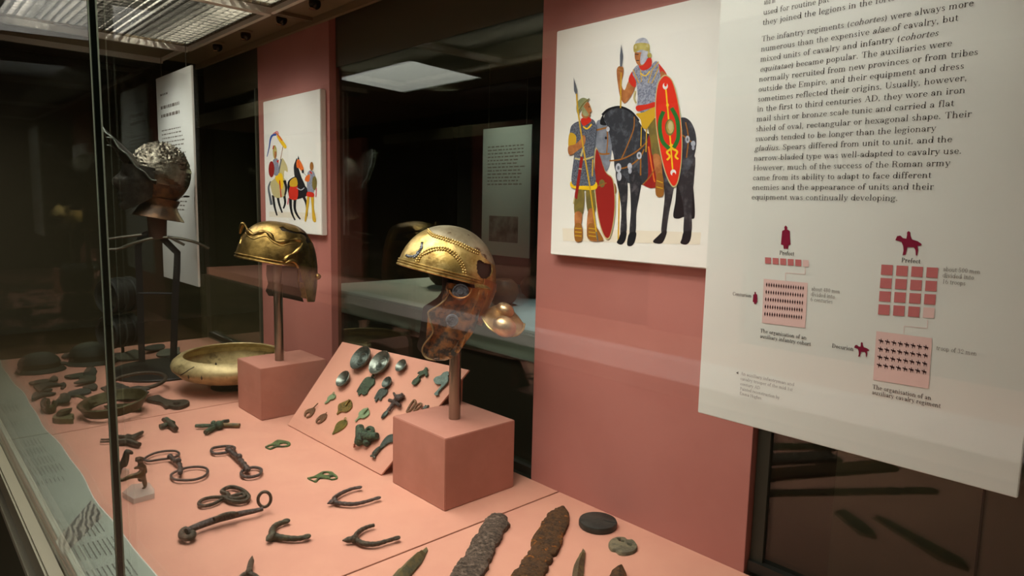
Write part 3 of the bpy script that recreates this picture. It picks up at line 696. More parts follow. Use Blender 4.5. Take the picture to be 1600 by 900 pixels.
# rider
p.poly([(195,638),(215,612),(228,600),(233,632),(215,643),(200,645)], iBR)
p.poly([(343,445),(372,420),(380,600),(330,607),(345,570)], iDRED)
p.line([(346,470),(366,590)], 5, iORG); p.line([(355,530),(368,595)], 4, iORG); p.line([(350,540),(352,600)], 4, iDRED); p.line([(325,605),(352,575),(370,545)], 4, iBR)
p.poly([(278,238),(298,262),(280,300),(262,318),(248,300),(240,262),(234,205),(243,188),(257,192),(258,215),(251,250),(262,272)], iSKIN)
p.line([(240,192),(256,196)], 4, iBR); p.line([(238,203),(256,207)], 3, iBR)
p.poly([(250,112),(257,152),(253,190),(246,190),(246,150)], iSTEEL, False); p.line([(250,210),(248,335)], 4, iGOLD, False)
p.poly([(345,395),(372,370),(388,430),(386,508),(360,502),(353,450)], iOL)
p.poly([(362,500),(388,505),(395,560),(398,625),(390,642),(372,636),(376,600),(370,560)], iSKIN)
p.poly([(376,570),(396,570),(399,640),(372,640)], iBR); p.line([(375,590),(397,598)], 3, iGOLD); p.line([(374,612),(397,618)], 3, iGOLD)
p.poly([(288,208),(300,215),(303,240),(298,263),(276,240)], iRED); p.poly([(368,172),(388,185),(412,222),(392,245),(370,222)], iRED); p.poly([(393,205),(412,222),(400,240),(385,225)], iSKIN)
p.poly([(296,195),(318,180),(345,190),(375,170),(385,200),(388,240),(375,290),(372,340),(335,355),(309,340),(308,290),(302,240),(290,215)], iMAIL)
p.line([(292,200),(312,246),(322,242),(318,200)], 3, iGOLD, False); p.line([(382,172),(360,200),(345,246),(358,248),(384,190)], 3, iGOLD, False); p.line([(318,212),(335,222),(352,205)], 4, iYEL)
p.line([(300,275),(296,300),(303,318)], 6, iCRM)
p.poly([(314,180),(352,158),(358,182),(345,198),(322,202)], iRED)
p.poly([(302,135),(330,132),(342,150),(330,182),(314,186),(304,176),(298,155)], iSKIN); p.poly([(322,140),(345,130),(345,155),(330,180),(318,178)], iSIL)
p.line([(299,146),(312,147)], 3, iDARK, False); p.line([(304,168),(314,168)], 3, iDARK, False)
p.poly([(297,118),(305,97),(325,88),(342,95),(350,120),(345,136),(298,138)], iSIL); p.poly([(296,113),(320,106),(347,110),(351,126),(346,136),(320,130),(297,140)], iBRASS)
p.ell(302, 121, 4, 6, iCRM); p.ell(343, 116, 4, 6, iCRM); p.ell(350, 150, 8, 9, iBRASS); p.line([(347,110),(347,145)], 4, iBRASS, False)
p.poly([(304,328),(340,322),(370,314),(370,330),(338,340),(308,346)], iRED)
p.poly([(303,356),(330,350),(370,332),(372,362),(352,392),(340,408),(325,402),(318,374)], iGOLD); p.line([(322,400),(320,470)], 3, iGOLD, False); p.line([(340,405),(338,490)], 3, iGOLD, False)
p.poly([(410,219),(432,240),(450,300),(462,380),(466,450),(463,530),(453,590),(440,613),(424,605),(404,560),(387,490),(373,400),(370,320),(377,255),(392,226)], iCRM)
p.poly([(410,223),(430,243),(447,302),(459,380),(463,450),(460,528),(450,587),(439,608),(426,600),(407,558),(390,488),(376,400),(373,320),(380,257),(394,230)], iSH)
p.line([(408,268),(420,400),(432,555)], 5, iYEL, False); p.ell(406, 258, 9, 12, iWHT); p.ell(407, 252, 5, 8, iSH); p.ell(434, 562, 10, 11, iWHT); p.ell(436, 569, 6, 8, iSH)
p.ell(414, 325, 5, 6, iYEL); p.ell(428, 470, 8, 9, iYEL)
p.line([(400,347),(388,380),(388,420),(398,455),(420,478)], 14, iGRN); p.line([(428,335),(446,370),(452,410),(450,445),(436,475)], 14, iGRN)
p.ell(422, 403, 17, 29, iOL); p.ell(423, 402, 13, 23, iBRASS); p.ell(424, 399, 8, 15, iCRM)
p.line([(428,478),(412,490),(422,505),(412,518)], 7, iYEL); p.line([(430,478),(448,488),(442,505),(452,515)], 7, iYEL)
p.done('printed_rider', pt_)
# foot soldier
p.poly([(163,472),(195,555),(222,582),(231,650),(228,720),(216,780),(202,797),(184,775),(169,720),(158,640),(155,560)], iCRM)
p.poly([(165,478),(195,558),(220,585),(228,650),(225,718),(214,776),(202,792),(187,772),(172,718),(162,640),(158,560)], iDRED)
p.ell(184, 600, 10, 14, iOL); p.line([(165,610),(200,598)], 4, iBR, False)
p.poly([(92,618),(120,620),(116,705),(87,705)], iOL); p.poly([(128,620),(154,620),(160,695),(134,700)], iOL)
p.poly([(89,703),(113,705),(110,755),(113,797),(89,800),(88,755)], iSKIN); p.poly([(135,697),(157,695),(160,755),(186,790),(182,801),(134,792)], iSKIN)
p.poly([(88,745),(112,745),(114,798),(89,800)], iBR); p.poly([(136,745),(158,745),(186,790),(182,801),(134,793)], iBR)
for y in (757, 770, 783): p.line([(89,y),(112,y+2)], 3, iGOLD, False); p.line([(137,y),(165,y+4)], 3, iGOLD, False)
p.poly([(77,592),(120,604),(162,594),(163,620),(118,622),(76,614)], iYEL)
p.poly([(88,388),(115,378),(150,374),(164,400),(160,450),(155,520),(161,600),(118,608),(78,600),(84,520),(88,470),(72,440),(74,404)], iMAILD)
p.poly([(70,424),(92,432),(90,465),(67,472)], iGOLD)
p.poly([(66,470),(88,463),(106,448),(118,430),(126,440),(122,465),(102,482),(76,500),(66,494)], iSKIN)
p.line([(88,512),(120,516),(155,506)], 6, iCRM); p.line([(152,515),(150,575)], 4, iGOLD); p.line([(118,400),(132,408),(148,392)], 5, iYEL)
p.poly([(110,374),(136,366),(147,380),(120,398)], iRED)
p.poly([(122,320),(136,315),(143,330),(148,345),(142,352),(142,362),(126,372),(112,360)], iSKIN); p.ell(139, 331, 2, 2, iDARK)
p.poly([(94,338),(99,312),(118,299),(136,308),(126,320),(108,345),(100,358)], iHG); p.poly([(118,330),(130,345),(138,360),(124,364),(114,350)], iHG); p.line([(99,352),(118,322),(140,302)], 4, iOL)
p.poly([(109,505),(119,508),(97,655),(87,652)], iDRED, False); p.line([(110,505),(121,470)], 6, iCRM, False); p.line([(88,650),(84,672)], 4, iCRM, False); p.line([(103,548),(113,550)], 4, iCRM, False)
p.poly([(85,228),(98,275),(97,287),(92,287),(86,275)], iSTEEL, False)
p.line([(95,285),(99,340),(118,470),(140,600),(168,795)], 5, iGOLD, False); p.line([(164,770),(170,802)], 4, iSTEEL, False)
p.done('printed_foot_soldier', pt_)

a, b, c = YP(411, 158, IY), YP(500, 140, IY), YP(503, 368, IY)
ps = thing('picture_panel', ((a.x+c.x)/2, IY, c.z), 'smaller picture board with a standard bearer and a dark horse, behind the left gold helmet', 'picture', 'picture boards on the salmon uprights')
MB().bbox((a.x, IY, c.z), ((b.x+c.x)/2, 1.1025, (a.z+b.z)/2), .002).build('board', PANELW, ps)
p = Pic(zm(340, 120, 3.46), IY)
p.poly([(280,728),(540,736),(540,770),(280,757)], iGND, False); p.done('printed_ground', ps)
p.line([(288,565),(276,600),(284,650),(292,692)], (8, 14), iSTEEL)
for l in ([(300,640),(308,700),(322,750)], [(326,650),(334,690),(350,735)], [(360,640),(366,680),(356,712)]): p.line(l, (14, 8), iDARK)
p.poly([(288,570),(330,540),(368,560),(364,640),(325,655),(300,640),(289,600)], iCRM); p.poly([(335,490),(342,455),(352,440),(375,480),(379,515),(362,508),(356,560),(332,560)], iCRM)
p.line([(345,445),(338,480),(330,520)], 7, iSTEEL); p.poly([(310,545),(345,520),(356,570),(350,610),(338,590)], iYEL); p.line([(336,560),(344,650)], 6, iRED)
p.done('printed_pale_horse', ps)
p.line([(355,372),(340,450)], 3, iBR, False); p.poly([(300,452),(326,445),(332,500),(326,532),(303,525)], iMAIL); p.poly([(318,455),(332,448),(330,470)], iRED, False)
p.ell(292, 500, 16, 44, iDRED); p.poly([(303,378),(312,370),(320,395),(320,425),(312,446),(302,430),(299,400)], iBRASS); p.poly([(308,405),(319,408),(317,438),(309,436)], iSKIN); p.line([(304,372),(300,392)], 6, iRED, False)
p.poly([(320,318),(345,335),(373,375),(366,388),(350,372),(330,342)], iYEL); p.line([(312,300),(330,318),(350,345)], 8, iORG); p.line([(300,310),(322,296),(330,310)], 6, iPINK); p.line([(318,312),(296,318),(286,340),(280,380),(268,432)], (12, 3), iBLUE)
p.done('printed_standard_bearer', ps)
for l in ([(395,655),(396,700),(404,740),(420,775)], [(420,655),(418,710),(430,745),(448,770)], [(462,640),(482,690),(484,755)], [(362,560),(372,600),(365,640)]): p.line(l, (16, 8), iDARK)
p.poly([(384,562),(430,540),(475,590),(492,620),(480,645),(440,660),(395,660),(380,610)], iDARK); p.poly([(413,485),(421,458),(430,440),(434,480),(442,505),(455,545),(474,590),(455,605),(428,580),(416,530)], iDARK); p.poly([(434,446),(437,424),(443,446)], iDARK, False)
p.poly([(427,462),(437,446),(450,458),(466,495),(464,512),(450,505),(438,492),(430,492)], iORG); p.ell(462, 512, 6, 10, iDARK); p.line([(438,455),(444,490)], 3, iRED, False); p.line([(466,518),(490,545)], 2, iSTEEL, False); p.poly([(394,590),(432,588),(432,660),(388,655)], iRED); p.poly([(394,562),(425,545),(432,588),(394,592)], iGOLD); p.line([(430,600),(452,612),(470,600)], 5, iSIL); p.line([(385,655),(380,690)], 6, iPINK)
p.done('printed_dark_horse', ps)
p.poly([(486,645),(497,650),(490,720),(480,778),(472,776),(480,710)], iGOLD); p.poly([(506,648),(521,650),(522,710),(534,780),(515,775),(510,700)], iGOLD)
p.poly([(488,520),(515,508),(530,550),(520,625),(488,620)], iMAIL); p.poly([(488,622),(520,628),(519,650),(484,645)], iRED); p.poly([(478,540),(500,528),(496,565),(474,562)], iORG); p.ell(525, 575, 13, 38, iOL); p.line([(500,512),(512,524)], 8, iRED, False); p.ell(510, 484, 10, 24, iBR); p.line([(536,600),(532,650)], 5, iPINK)
p.done('printed_groom', ps)

# ------------------------------------------------------------------ painted blocks and posts
def block(x0, x1, y0, y1, h, lb):
    return tag(MB().bbox((x0, y0, BZ+.0002), (x1, y1, BZ+h), .0015).build('plinth_block', SALMONB), lb, 'plinth block', 'salmon plinth blocks')
block(-1.297, -1.096, .840, 1.040, .1605, 'salmon painted block under the front gold helmet with cheek piece')
block(-2.100, -1.922, .790, 1.000, .1575, 'salmon painted block under the left gold helmet, beside the brass bowl')
POST1 = Vector((-1.193, .940, BZ+.1608)); POST2 = Vector((-1.995, .880, BZ+.1578))
def post(P, r, h, lb): return tag(MB().lathe([(0, 0), (r*.97, 0), (r, .002), (r, h-.002), (r*.97, h), (0, h)], P, n=36).build('display_post', STEEL), lb, 'post', 'steel helmet posts')
post(POST1, .0135, .30, 'steel post on the front block carrying the gold helmet with the cheek piece')
post(POST2, .0135, .36, 'steel post on the left block carrying the gold helmet with wavy brow')

class VB:
    def __init__(s, P0):
        s.P = Vector(P0); d = s.P-CAM; d.z = 0; s.T = -d.normalized(); s.R = Zv.cross(s.T)
    def at(s, px, py, t=0): return pl(px, py, s.P+s.T*t, s.T)
    def axes(s, a, tilt):
        a, tilt = math.radians(a), math.radians(tilt)
        f = -s.R*math.cos(a)+s.T*math.sin(a); sd = s.T*math.cos(a)+s.R*math.sin(a)
        return f*math.cos(tilt)+Zv*math.sin(tilt), sd, Zv*math.cos(tilt)-f*math.sin(tilt)
def inpoly(x, y, poly):
    c = False; j = len(poly)-1
    for i in range(len(poly)):
        if (poly[i][1] > y) != (poly[j][1] > y) and x < (poly[j][0]-poly[i][0])*(y-poly[i][1])/(poly[j][1]-poly[i][1])+poly[i][0]: c = not c
        j = i
    return c
def bvh(m): return BVHTree.FromPolygons([tuple(v) for v in m.v], [list(f) for f in m.f])
def hit(tree, px, py, lift=0):
    d = ray(px, py).normalized(); h, n, i, q = tree.ray_cast(CAM, d)
    return None if h is None else h-d*lift
def beads(m, pts, r, step):
    acc = 0
    for a, b in zip(pts, pts[1:]):
        L = (b-a).length; t = step-acc
        while t <= L: m.ball(a.lerp(b, t/L), r, 8, 6); t += step
        acc = (acc+L) % step

# ------------------------------------------------------------------ front gold helmet
v1 = VB(POST1); ZP = zm(600, 330, 3.4625)
f, sd, u = v1.axes(18, 14)
C = v1.at(700, 431)
ha, hb, hc = .1115, .098, .112
t = thing('helmet', POST1+Zv*.30, 'gilded helmet with arched beading, rusty cheek piece and round neck bosses, on the front block', 'helmet', 'gold helmets on posts')
def bowl1(p, q):
    ph = p*2*math.pi; el = q*math.pi/2
    cr = math.cos(el)**.92 if q < 1 else 0
    fwd = math.cos(ph)*ha*cr; fwd = fwd*(1.0 if fwd < 0 else 1.03)
    z = hc*math.sin(el)
    back = max(0, -math.cos(ph)); z -= back**2*.012*(1-q)          # a little deeper behind
    return C+f*fwd+sd*(math.sin(ph)*hb*cr)+u*z
HOLE = [ZP(*q) for q in [(500,290),(504,268),(520,262),(545,280),(584,286),(588,325),(574,355),(548,370),(524,362),(506,335)]]
skip1 = lambda c: (c-C).dot(v1.T) > 0 and inpoly(*topix(c), HOLE)
m = MB(); m.grid(bowl1, 256, 96, True, .0025, skip1)
SEAM = [ZP(*q) for q in [(205,70),(240,98),(262,122),(300,135),(350,150),(420,175),(470,200),(520,222),(530,240),(590,290),(640,300),(660,200),(500,20),(300,40)]]
for i, fc in enumerate(m.f):
    c = sum((m.v[k] for k in fc), Vector())/len(fc); x, y = topix(c)
    m.m[i] = 1 if (inpoly(x, y, SEAM)) else 0
    if (c-C).length < .0955 and False: m.m[i] = 2
tree1 = bvh(m)
m.build('bowl', [GOLD, CROWN], t)
m = MB()
def trace(tree, pts, zf, lift=0, k=6):
    out = [hit(tree, *zf(q.x, q.y), lift) for q in smooth([(x, y, 0) for x, y in pts], k)]
    return [p for p in out if p is not None]
for off in (0, 13):
    beads(m, trace(tree1, [(165+off,300),(185+off,250-off*.2),(225+off*.6,215+off),(280,198+off),(335,200+off),(385-off*.6,228+off),(420-off,270+off*.5),(440-off,320),(445-off,378)], ZP), .0029, .0056)
beads(m, trace(tree1, [(238,96),(262,122),(300,135),(350,150),(420,175),(470,200),(520,222)], ZP), .0028, .0054)
beads(m, trace(tree1, [(236,106),(258,133),(298,147),(345,162),(415,188),(465,214),(515,234)], ZP), .0028, .0054)
m.build('beading', GOLD, t)
m = MB()
for h0, rr in ((.001, .0028), (.007, .0022), (.012, .0018)):
    pts = [bowl1(p/96, 0)+u*h0+(bowl1(p/96, 0)-C).normalized()*.001 for p in range(-2, 31)]; m.tube(pts, rr, 8)
    pts = [bowl1(p/96, 0)+u*h0+(bowl1(p/96, 0)-C).normalized()*.001 for p in range(-30, -1)]; m.tube(pts, rr, 8)
m.build('rim', GOLD, t)
m = MB(); pp = trace(tree1, [(118,238),(140,246),(165,238),(185,218),(200,195),(207,170)], ZP)
pp = [p-(p-C).normalized()*.001 for p in pp]; m.tube(pp, [.0012+.0030*random.random() for i in pp], 8); m.tube([p+sd*.004-u*.003 for p in pp[len(pp)//3:]], [.0010+.0022*random.random() for i in pp[len(pp)//3:]], 8); m.build('inlay', CRESC, t)
# ear flange, nape and neck guard
m = MB(); pp = trace(tree1, [(470,392),(500,400),(540,405),(575,425)], ZP)
q = [v1.at(*ZP(x, y), .088) for x, y in ((488,398),(515,402),(545,406),(575,425))]; q2 = [v1.at(*ZP(x, y), .100) for x, y in ((492,418),(520,421),(552,424),(576,430))]
m.grid(lambda a, b: smooth(q, 8)[min(24, int(a*24))].lerp(smooth(q2, 8)[min(24, int(a*24))], b), 24, 3, False, .003); m.build('ear_guard', GOLD, t)
ru = v1.P
def nape(p, q):      # p across the back from near side to far side, q downwards
    ph = math.radians(118+124*p)
    k = 1.0-.22*max(0, q-.3)-(.06*q)
    dn = max(0, (q-.30))/.70
    base = bowl1(ph/(2*math.pi), max(0, .10*(1-q/.3)))
    side = abs(p-.5)*2
    return base+(base-C)*.008-u*dn*(.082-.02*side**2)+f*dn*.012
m = MB(); m.grid(nape, 40, 24, False, .002); m.build('nape', COPPER, t); tn = bvh(m)
m = MB(); beads(m, trace(tn, [(632,378),(615,410),(598,445),(585,470)], ZP), .0016, .0036)
m.build('nape_beading', COPPER, t)
# neck guard plate: sweeps out and down to the rear, with bosses
G0, G1 = [v1.at(*ZP(x, y), tt) for x, y, tt in ((530,565,.055),(545,600,.072),(580,640,.085),(650,672,.088),(715,672,.080),(752,640,.060),(760,610,.035))], [v1.at(*ZP(x, y), tt) for x, y, tt in ((548,530,.03),(575,520,.02),(610,505,0),(640,505,-.02),(680,520,-.035),(712,555,-.02),(735,590,.01))]
g0, g1 = smooth(G0, 6), smooth(G1, 6)
def guard(a, b):
    i = a*(len(g0)-1); k = min(len(g0)-2, int(i)); w = i-k
    return g0[k].lerp(g0[k+1], w).lerp(g1[k].lerp(g1[k+1], w), b)+Zv*.016*math.sin(math.pi*b)*math.sin(math.pi*a)
m = MB(); m.grid(guard, 36, 12, False, .0022); m.build('neck_guard', mat('neck_guard_bronze', (192, 158, 108), .4, .8, (150, 120, 80), 30, .42, .6, .3, 60), t)
m = MB(); m.tube(g0, .0022, 8); m.build('neck_guard_rim', GOLD, t)
def boss(px, py, tt, rx, ry, rz, ang=0):
    P = v1.at(px, py, tt); c_, s_ = math.cos(math.radians(ang)), math.sin(math.radians(ang))
    a_ = v1.R*c_-Zv*s_; b_ = v1.R*s_+Zv*c_
    m = MB(); m.ell(P, a_*rx, b_*ry, v1.T*rz, 28, 18)
    m.build('boss', BOSS, t)
boss(*ZP(652, 625), .088, .0265, .0225, .021, 28); boss(*ZP(655, 536), .028, .0215, .0165, .020, 28)
# cheek pieces
def cheek(side, name, mtl):
    out = [(340,388),(410,400),(480,415),(530,425),(562,432),(548,485),(523,540),(503,600),(480,660),(432,722),(400,770),(365,795),(330,808),(280,805),(232,795),(208,762),(215,725),(250,680),(266,650),(257,610),(239,560),(246,540),(290,513),(330,480),(350,440)]
    P2 = smooth([(x, y, 0) for x, y in out], 3, True); xs_ = [p.x for p in P2]; xm = (min(xs_)+max(xs_))/2
    def lift(px, py): return side*(.082-.020*((px-xm)/180)**2-.00004*max(0, py-600)) if side > 0 else side*.078
    loop = [v1.at(*ZP(p.x, p.y), lift(p.x, p.y)) for p in P2]
    if side < 0:
        loop = [q-v1.R*.012-v1.R*0+Zv*.012 for q in loop]
    m = MB(); tri = tessellate_polygon([loop])
    bm = bmesh.new(); vs = [bm.verts.new(p) for p in loop]; bm.faces.new(vs); bmesh.ops.triangulate(bm, faces=bm.faces[:])
    bmesh.ops.subdivide_edges(bm, edges=[e for e in bm.edges if not e.is_boundary], cuts=3, use_grid_fill=True); bmesh.ops.triangulate(bm, faces=bm.faces[:])
    for v in bm.verts:
        x, y = topix(v.co); zx, zy = (x-600)*3.4625, (y-330)*3.4625
        if side > 0 and not v.is_boundary: v.co += v1.T*.005*math.sin(zx*.04)*math.sin(zy*.03)
    bm.verts.index_update(); L = len(bm.verts); tp = [v.co.copy() for v in bm.verts]
    m.add(tp, [tuple(v.index for v in fc.verts) for fc in bm.faces]); bk = [p-v1.T*.003 for p in tp]
    be = [tuple(v.index for v in e.verts) for e in bm.edges if e.is_boundary]
    m.add(bk, [tuple(v.index for v in fc.verts)[::-1] for fc in bm.faces]); o_ = 0
    for a_, b_ in be: m.f.append((a_, b_, b_+L, a_+L)); m.m.append(0)
    bm.free(); return m.build(name, mtl, t, norm=False), loop, lift
ck, loop, lift = cheek(1, 'cheek_piece', CHEEK); cheek(-1, 'cheek_piece', INSIDE)
m = MB(); e = [v1.at(*ZP(q.x, q.y), lift(q.x, q.y)) for q in smooth([(x, y, 0) for x, y in [(350,440),(330,480),(290,513),(246,540),(239,560),(257,610),(266,650),(250,680),(215,725),(208,762),(232,795),(280,805)]], 5)]
m.tube(e, .0021, 8); m.build('piping', mat('worn_gilt_edge', (150, 132, 96), .35, .8), ck)
def disc(px, py, tt, r, mt, name):
    m = MB(); m.lathe([(0, .005), (r*.3, .0055), (r*.38, .003), (r*.8, .0028), (r*.86, .005), (r, .004), (r*1.02, 0)], v1.at(px, py, tt), v1.T, 28); m.build(name, mt, ck)
disc(*ZP(414, 436), .084, .0175, CRESC, 'hinge_boss'); disc(*ZP(368, 590), .083, .0135, CRESC, 'small_boss')
m = MB(); pts = [v1.at(*ZP(414+62*math.cos(math.radians(a)), 415+56*math.sin(math.radians(a))), .088) for a in range(5, 176, 9)]; m.tube(pts, .0022, 8); m.build('boss_collar', COPPER, ck)
m = MB(); m.lathe([(0, 0), (.013, 0), (.013, -.10), (0, -.10)], C+Zv*.02, Zv, 20); m.grid(lambda p, q: C+u*.004+(bowl1(p, q)-C)*.93, 48, 16, True); m.build('shade_liner', INSIDE, t)  # mount stem plus a dark shell added as shade behind the hole

# ------------------------------------------------------------------ left gold helmet
v2 = VB(POST2); ZQ = zm(350, 330, 2.647)
f, sd, u = v2.axes(14, 11)
C2 = v2.at(436, 411); a2, b2, c2 = .127, .098, .124
t = thing('helmet', POST2+Zv*.36, 'dark gold Roman helmet with a wavy raised brow and split crown, on the left block', 'helmet', 'gold helmets on posts')
def bowl2(p, q):
    ph = p*2*math.pi; el = q*math.pi/2; cr = math.cos(el)**.64 if q < 1 else 0
    k = math.cos(ph); rear = max(0, -k)
    dn = (1-q)**1.5*max(0, min(1, (rear-.30)*2.6))*.100
    return C2+f*(k*a2*cr)+sd*(math.sin(ph)*b2*cr*(1-.1*rear*(1-q)))+u*(c2*math.sin(el)-dn)
CR = [ZQ(*q) for q in [(228,68),(242,62),(262,74),(300,86),(318,84),(350,98),(366,112),(372,128),(345,135),(338,120),(345,108),(318,94),(290,92),(262,84),(240,82)]]
m = MB(); m.grid(bowl2, 200, 80, True, .0025, lambda c: (c-C2).dot(v2.T) > -.02 and inpoly(*topix(c), CR)); tree2 = bvh(m); m.build('bowl', GOLD2, t)
m = MB()
pp = trace(tree2, [(62,120),(70,85),(78,62),(92,70),(104,88),(125,98),(150,90),(172,86),(190,98),(205,118),(235,128),(270,122),(300,118),(322,128),(318,150),(296,170),(268,186),(250,206)], ZQ, -.0025)
m.tube(pp, [.0062+.002*math.sin(i*.5) for i in range(len(pp))], 10)
pp = trace(tree2, [(66,135),(76,102),(86,85),(100,102),(125,114),(152,106),(178,104),(200,125),(235,142),(270,136),(296,134)], ZQ, -.001); m.tube(pp, .0028, 8)
m.build('brow_ridge', GOLD2, t)
m = MB(); m.tube(smooth([v2.at(*ZQ(x, y), tt) for x, y, tt in ((66,92,.03),(72,66,.035),(78,52,.04),(88,60,.045),(96,78,.05))], 5), [.003+.0035*math.sin(math.pi*min(1, i/14)) for i in range(21)], 10); m.build('brow_curl', GOLD2, t)
m = MB()
for h0, rr in ((0.0, .003), (.009, .0022)):
    m.tube([bowl2(p/96, 0)+u*h0+(bowl2(p/96, 0)-C2).normalized()*.001 for p in range(-22, 23)], rr, 8)
m.build('rim', GOLD2, t)
m = MB(); q = [(256,215),(275,206),(296,212),(308,235),(310,270),(306,310),(304,350)]
m.tube([hit(tree2, *ZQ(k.x, k.y), -.001) or v2.at(*ZQ(k.x, k.y), .080) for k in smooth([(x, y, 0) for x, y in q], 5)], .0055, 10); m.build('ear_ridge', GOLD2, t)
m = MB(); lp = [v2.at(*ZQ(x, y), -.070) for x, y in [(176,222),(300,230),(306,300),(330,376),(240,356),(184,350),(172,330),(182,300),(174,262)]]
m.slab([lp], v2.T, .004); m.build('cheek_piece', INSIDE, t)
m = MB(); m.ball(v2.at(*ZQ(388, 270), .02), .010); m.build('rivet', GOLD2, t)
m = MB(); m.grid(lambda p, q: C2+u*.004+(bowl2(p, max(q, .12))-C2)*.94, 48, 16, True); m.build('shade_liner', INSIDE, t)  # dark shell added so the split crown shows shade inside

# ------------------------------------------------------------------ silver visored helmet on the black strap stand
SB = B(258, 578); v3 = VB(SB); ZS = zm(160, 100, 3); ZT3 = zm(130, 350, 3.3333); ZV = zm(160, 200, 5.625)
t = thing('display_stand', SB, 'black metal strap stand on a round black base holding the silver helmet', 'stand')
rb = (B(340, 578)-SB).length*.98
MB().lathe([(0, 0), (rb, 0), (rb, .006), (rb-.002, .008), (0, .008)], SB+Zv*.0002, n=56).build('base', BLACK, t)
bar = lambda pts, w, th: MB().tube(pts, 1, 4, flat=(v3.T, th, w))
def barbox(pts, w, th, name):
    m = MB(); n_ = len(pts)
    for tt in (0,):
        vs = []
        for i, p in enumerate(pts):
            d = (pts[min(i+1, n_-1)]-pts[max(i-1, 0)]).normalized(); nn = d.cross(v3.T).normalized()
            vs += [p+nn*w/2+v3.T*th/2, p-nn*w/2+v3.T*th/2, p-nn*w/2-v3.T*th/2, p+nn*w/2-v3.T*th/2]
        fs = [(0, 1, 2, 3), tuple(4*(n_-1)+k for k in (3, 2, 1, 0))]
        for i in range(n_-1):
            for k in range(4): fs.append((4*i+k, 4*i+(k+1) % 4, 4*i+4+(k+1) % 4, 4*i+4+k))
        m.add(vs, fs)
    return m.build(name, BLACK, t)
barbox([v3.at(*ZT3(x, y)) for x, y in ((306,718),(296,360),(286,120),(300,62),(340,48))], .022, .006, 'strap')
barbox([v3.at(*ZT3(x, y)) for x, y in ((470,716),(478,400),(488,240),(490,150),(415,75),(385,52))], .024, .006, 'strap')
m = MB(); m.tube([v3.at(*ZT3(x, y)) for x, y in ((288,360),(462,362))], .004, 8); m.build('cross_rod', BLACK, t)
for i, l in enumerate(([(130,132),(190,128),(250,104),(330,80),(385,73),(440,70),(500,76),(560,88),(610,105),(655,128)], [(130,78),(200,68),(250,62),(305,55)], [(440,66),(480,84),(528,110)])):
    m = MB(); m.tube(smooth([v3.at(*ZT3(x, y), .02+.01*i) for x, y in l], 4), [.0055, .005, .005][i], 8); m.build('curved_arm', mat('dark_rod', (92, 90, 78), .3, .8), t)
m = MB(); A_ = v3.at(*ZT3(388, 60)); m.lathe([(0, 0), (.030, 0), (.032, .05), (.034, .085), (0, .085)], A_-Zv*.01, n=24); m.build('neck_block', mat('brown_neck', (74, 50, 36), .5), t)
t = thing('helmet', A_+Zv*.08, 'embossed silver cavalry helmet with face mask and pointed upturned peak, on the black strap stand', 'helmet')
f, sd, u = v3.axes(10, 10); C3 = v3.at(*ZS(268, 520))
def bump3(d): return .0045*math.sin(d.x*38+3*math.sin(d.z*21))*math.sin(d.y*33+2*math.sin(d.x*17))+.004*math.sin(d.z*47+d.x*29+2*math.sin(d.y*25))
def dome3(p, q):
    ph = p*2*math.pi; th = math.pi*(.5-q*1.0); d = Vector((math.cos(ph)*math.cos(th), math.sin(ph)*math.cos(th), math.sin(th)))
    k = 1+bump3(d*1.6)*9*max(0, .3+d.z); zz = d.z*.115 if d.z > 0 else d.z*.125
    w = 1.0 if d.z > 0 else 1-.22*d.z*d.z
    return C3+(f*d.x*.104*w+sd*d.y*.092*w+u*zz)*k
m = MB(); m.grid(dome3, 96, 64, True)
for i, fc in enumerate(m.f):
    c = sum((m.v[k] for k in fc), Vector())/len(fc); x, y = topix(c); zx, zy = (x-160)*3, (y-100)*3
    m.m[i] = 0 if (c-C3).dot(u) > -.030+.012*math.sin(c.x*90)+.010*math.sin(c.z*140+c.y*60) else 1  # lower faces take the painted bed reflection
m.build('skull', [SILHEL, BEDREFL], t)
def peak(p, q):
    s_ = (p-.5)*2; ang = s_*1.35
    root = C3+f*.098*math.cos(ang)+sd*.092*math.sin(ang)+u*(.070*math.cos(ang)**2-.018-.03*math.sin(ang)**2)
    tip = C3+f*(.115+.085*math.cos(ang)**2)*math.cos(ang)+sd*.115*math.sin(ang)+u*(.02+.10*math.cos(ang)**3-.055*math.sin(ang)**2)
    tip += u*.004*math.sin(s_*26)
    return root.lerp(tip, q)
m = MB(); m.grid(peak, 48, 10, False, .0025); m.build('peak', SILDARK, t)
m = MB(); m.tube([peak(i/48, 1) for i in range(49)], .003, 8); m.build('peak_rim', SILVER, t)
m = MB()
for s_ in (.30, .40, .5, .58, .66): m.ell(peak(s_, 1)+f*.006, f*.014, sd*.004, u*.003, 8, 6)
m.build('peak_studs', SILVER, t)
def face3(p, q):     # front half of the mask, chin down
    ph = (p-.5)*2*1.32; z = .015-.165*q*(1-.38*((p-.5)*2)**2); w = .104*(1-.35*max(0, q-.35)**1.3)
    nose = .022*math.exp(-((p-.5)/.06)**2)*math.exp(-((q-.42)/.16)**2)
    lip = .008*math.exp(-((p-.5)/.1)**2)*(math.exp(-((q-.68)/.04)**2)+math.exp(-((q-.76)/.04)**2)); eye = -.010*(math.exp(-((abs(p-.5)-.13)/.05)**2)*math.exp(-((q-.28)/.06)**2))
    chin = .010*math.exp(-((p-.5)/.12)**2)*math.exp(-((q-.92)/.08)**2)
    return C3+f*((w+nose+lip+eye+chin)*math.cos(ph)*1.16)+sd*(.088*math.sin(ph)*(1-.3*max(0, q-.35)))+u*z
m = MB(); m.grid(face3, 60, 50, False, .003); m.build('face_mask', SILDARK, t)  # shade on the face is in the dark colour
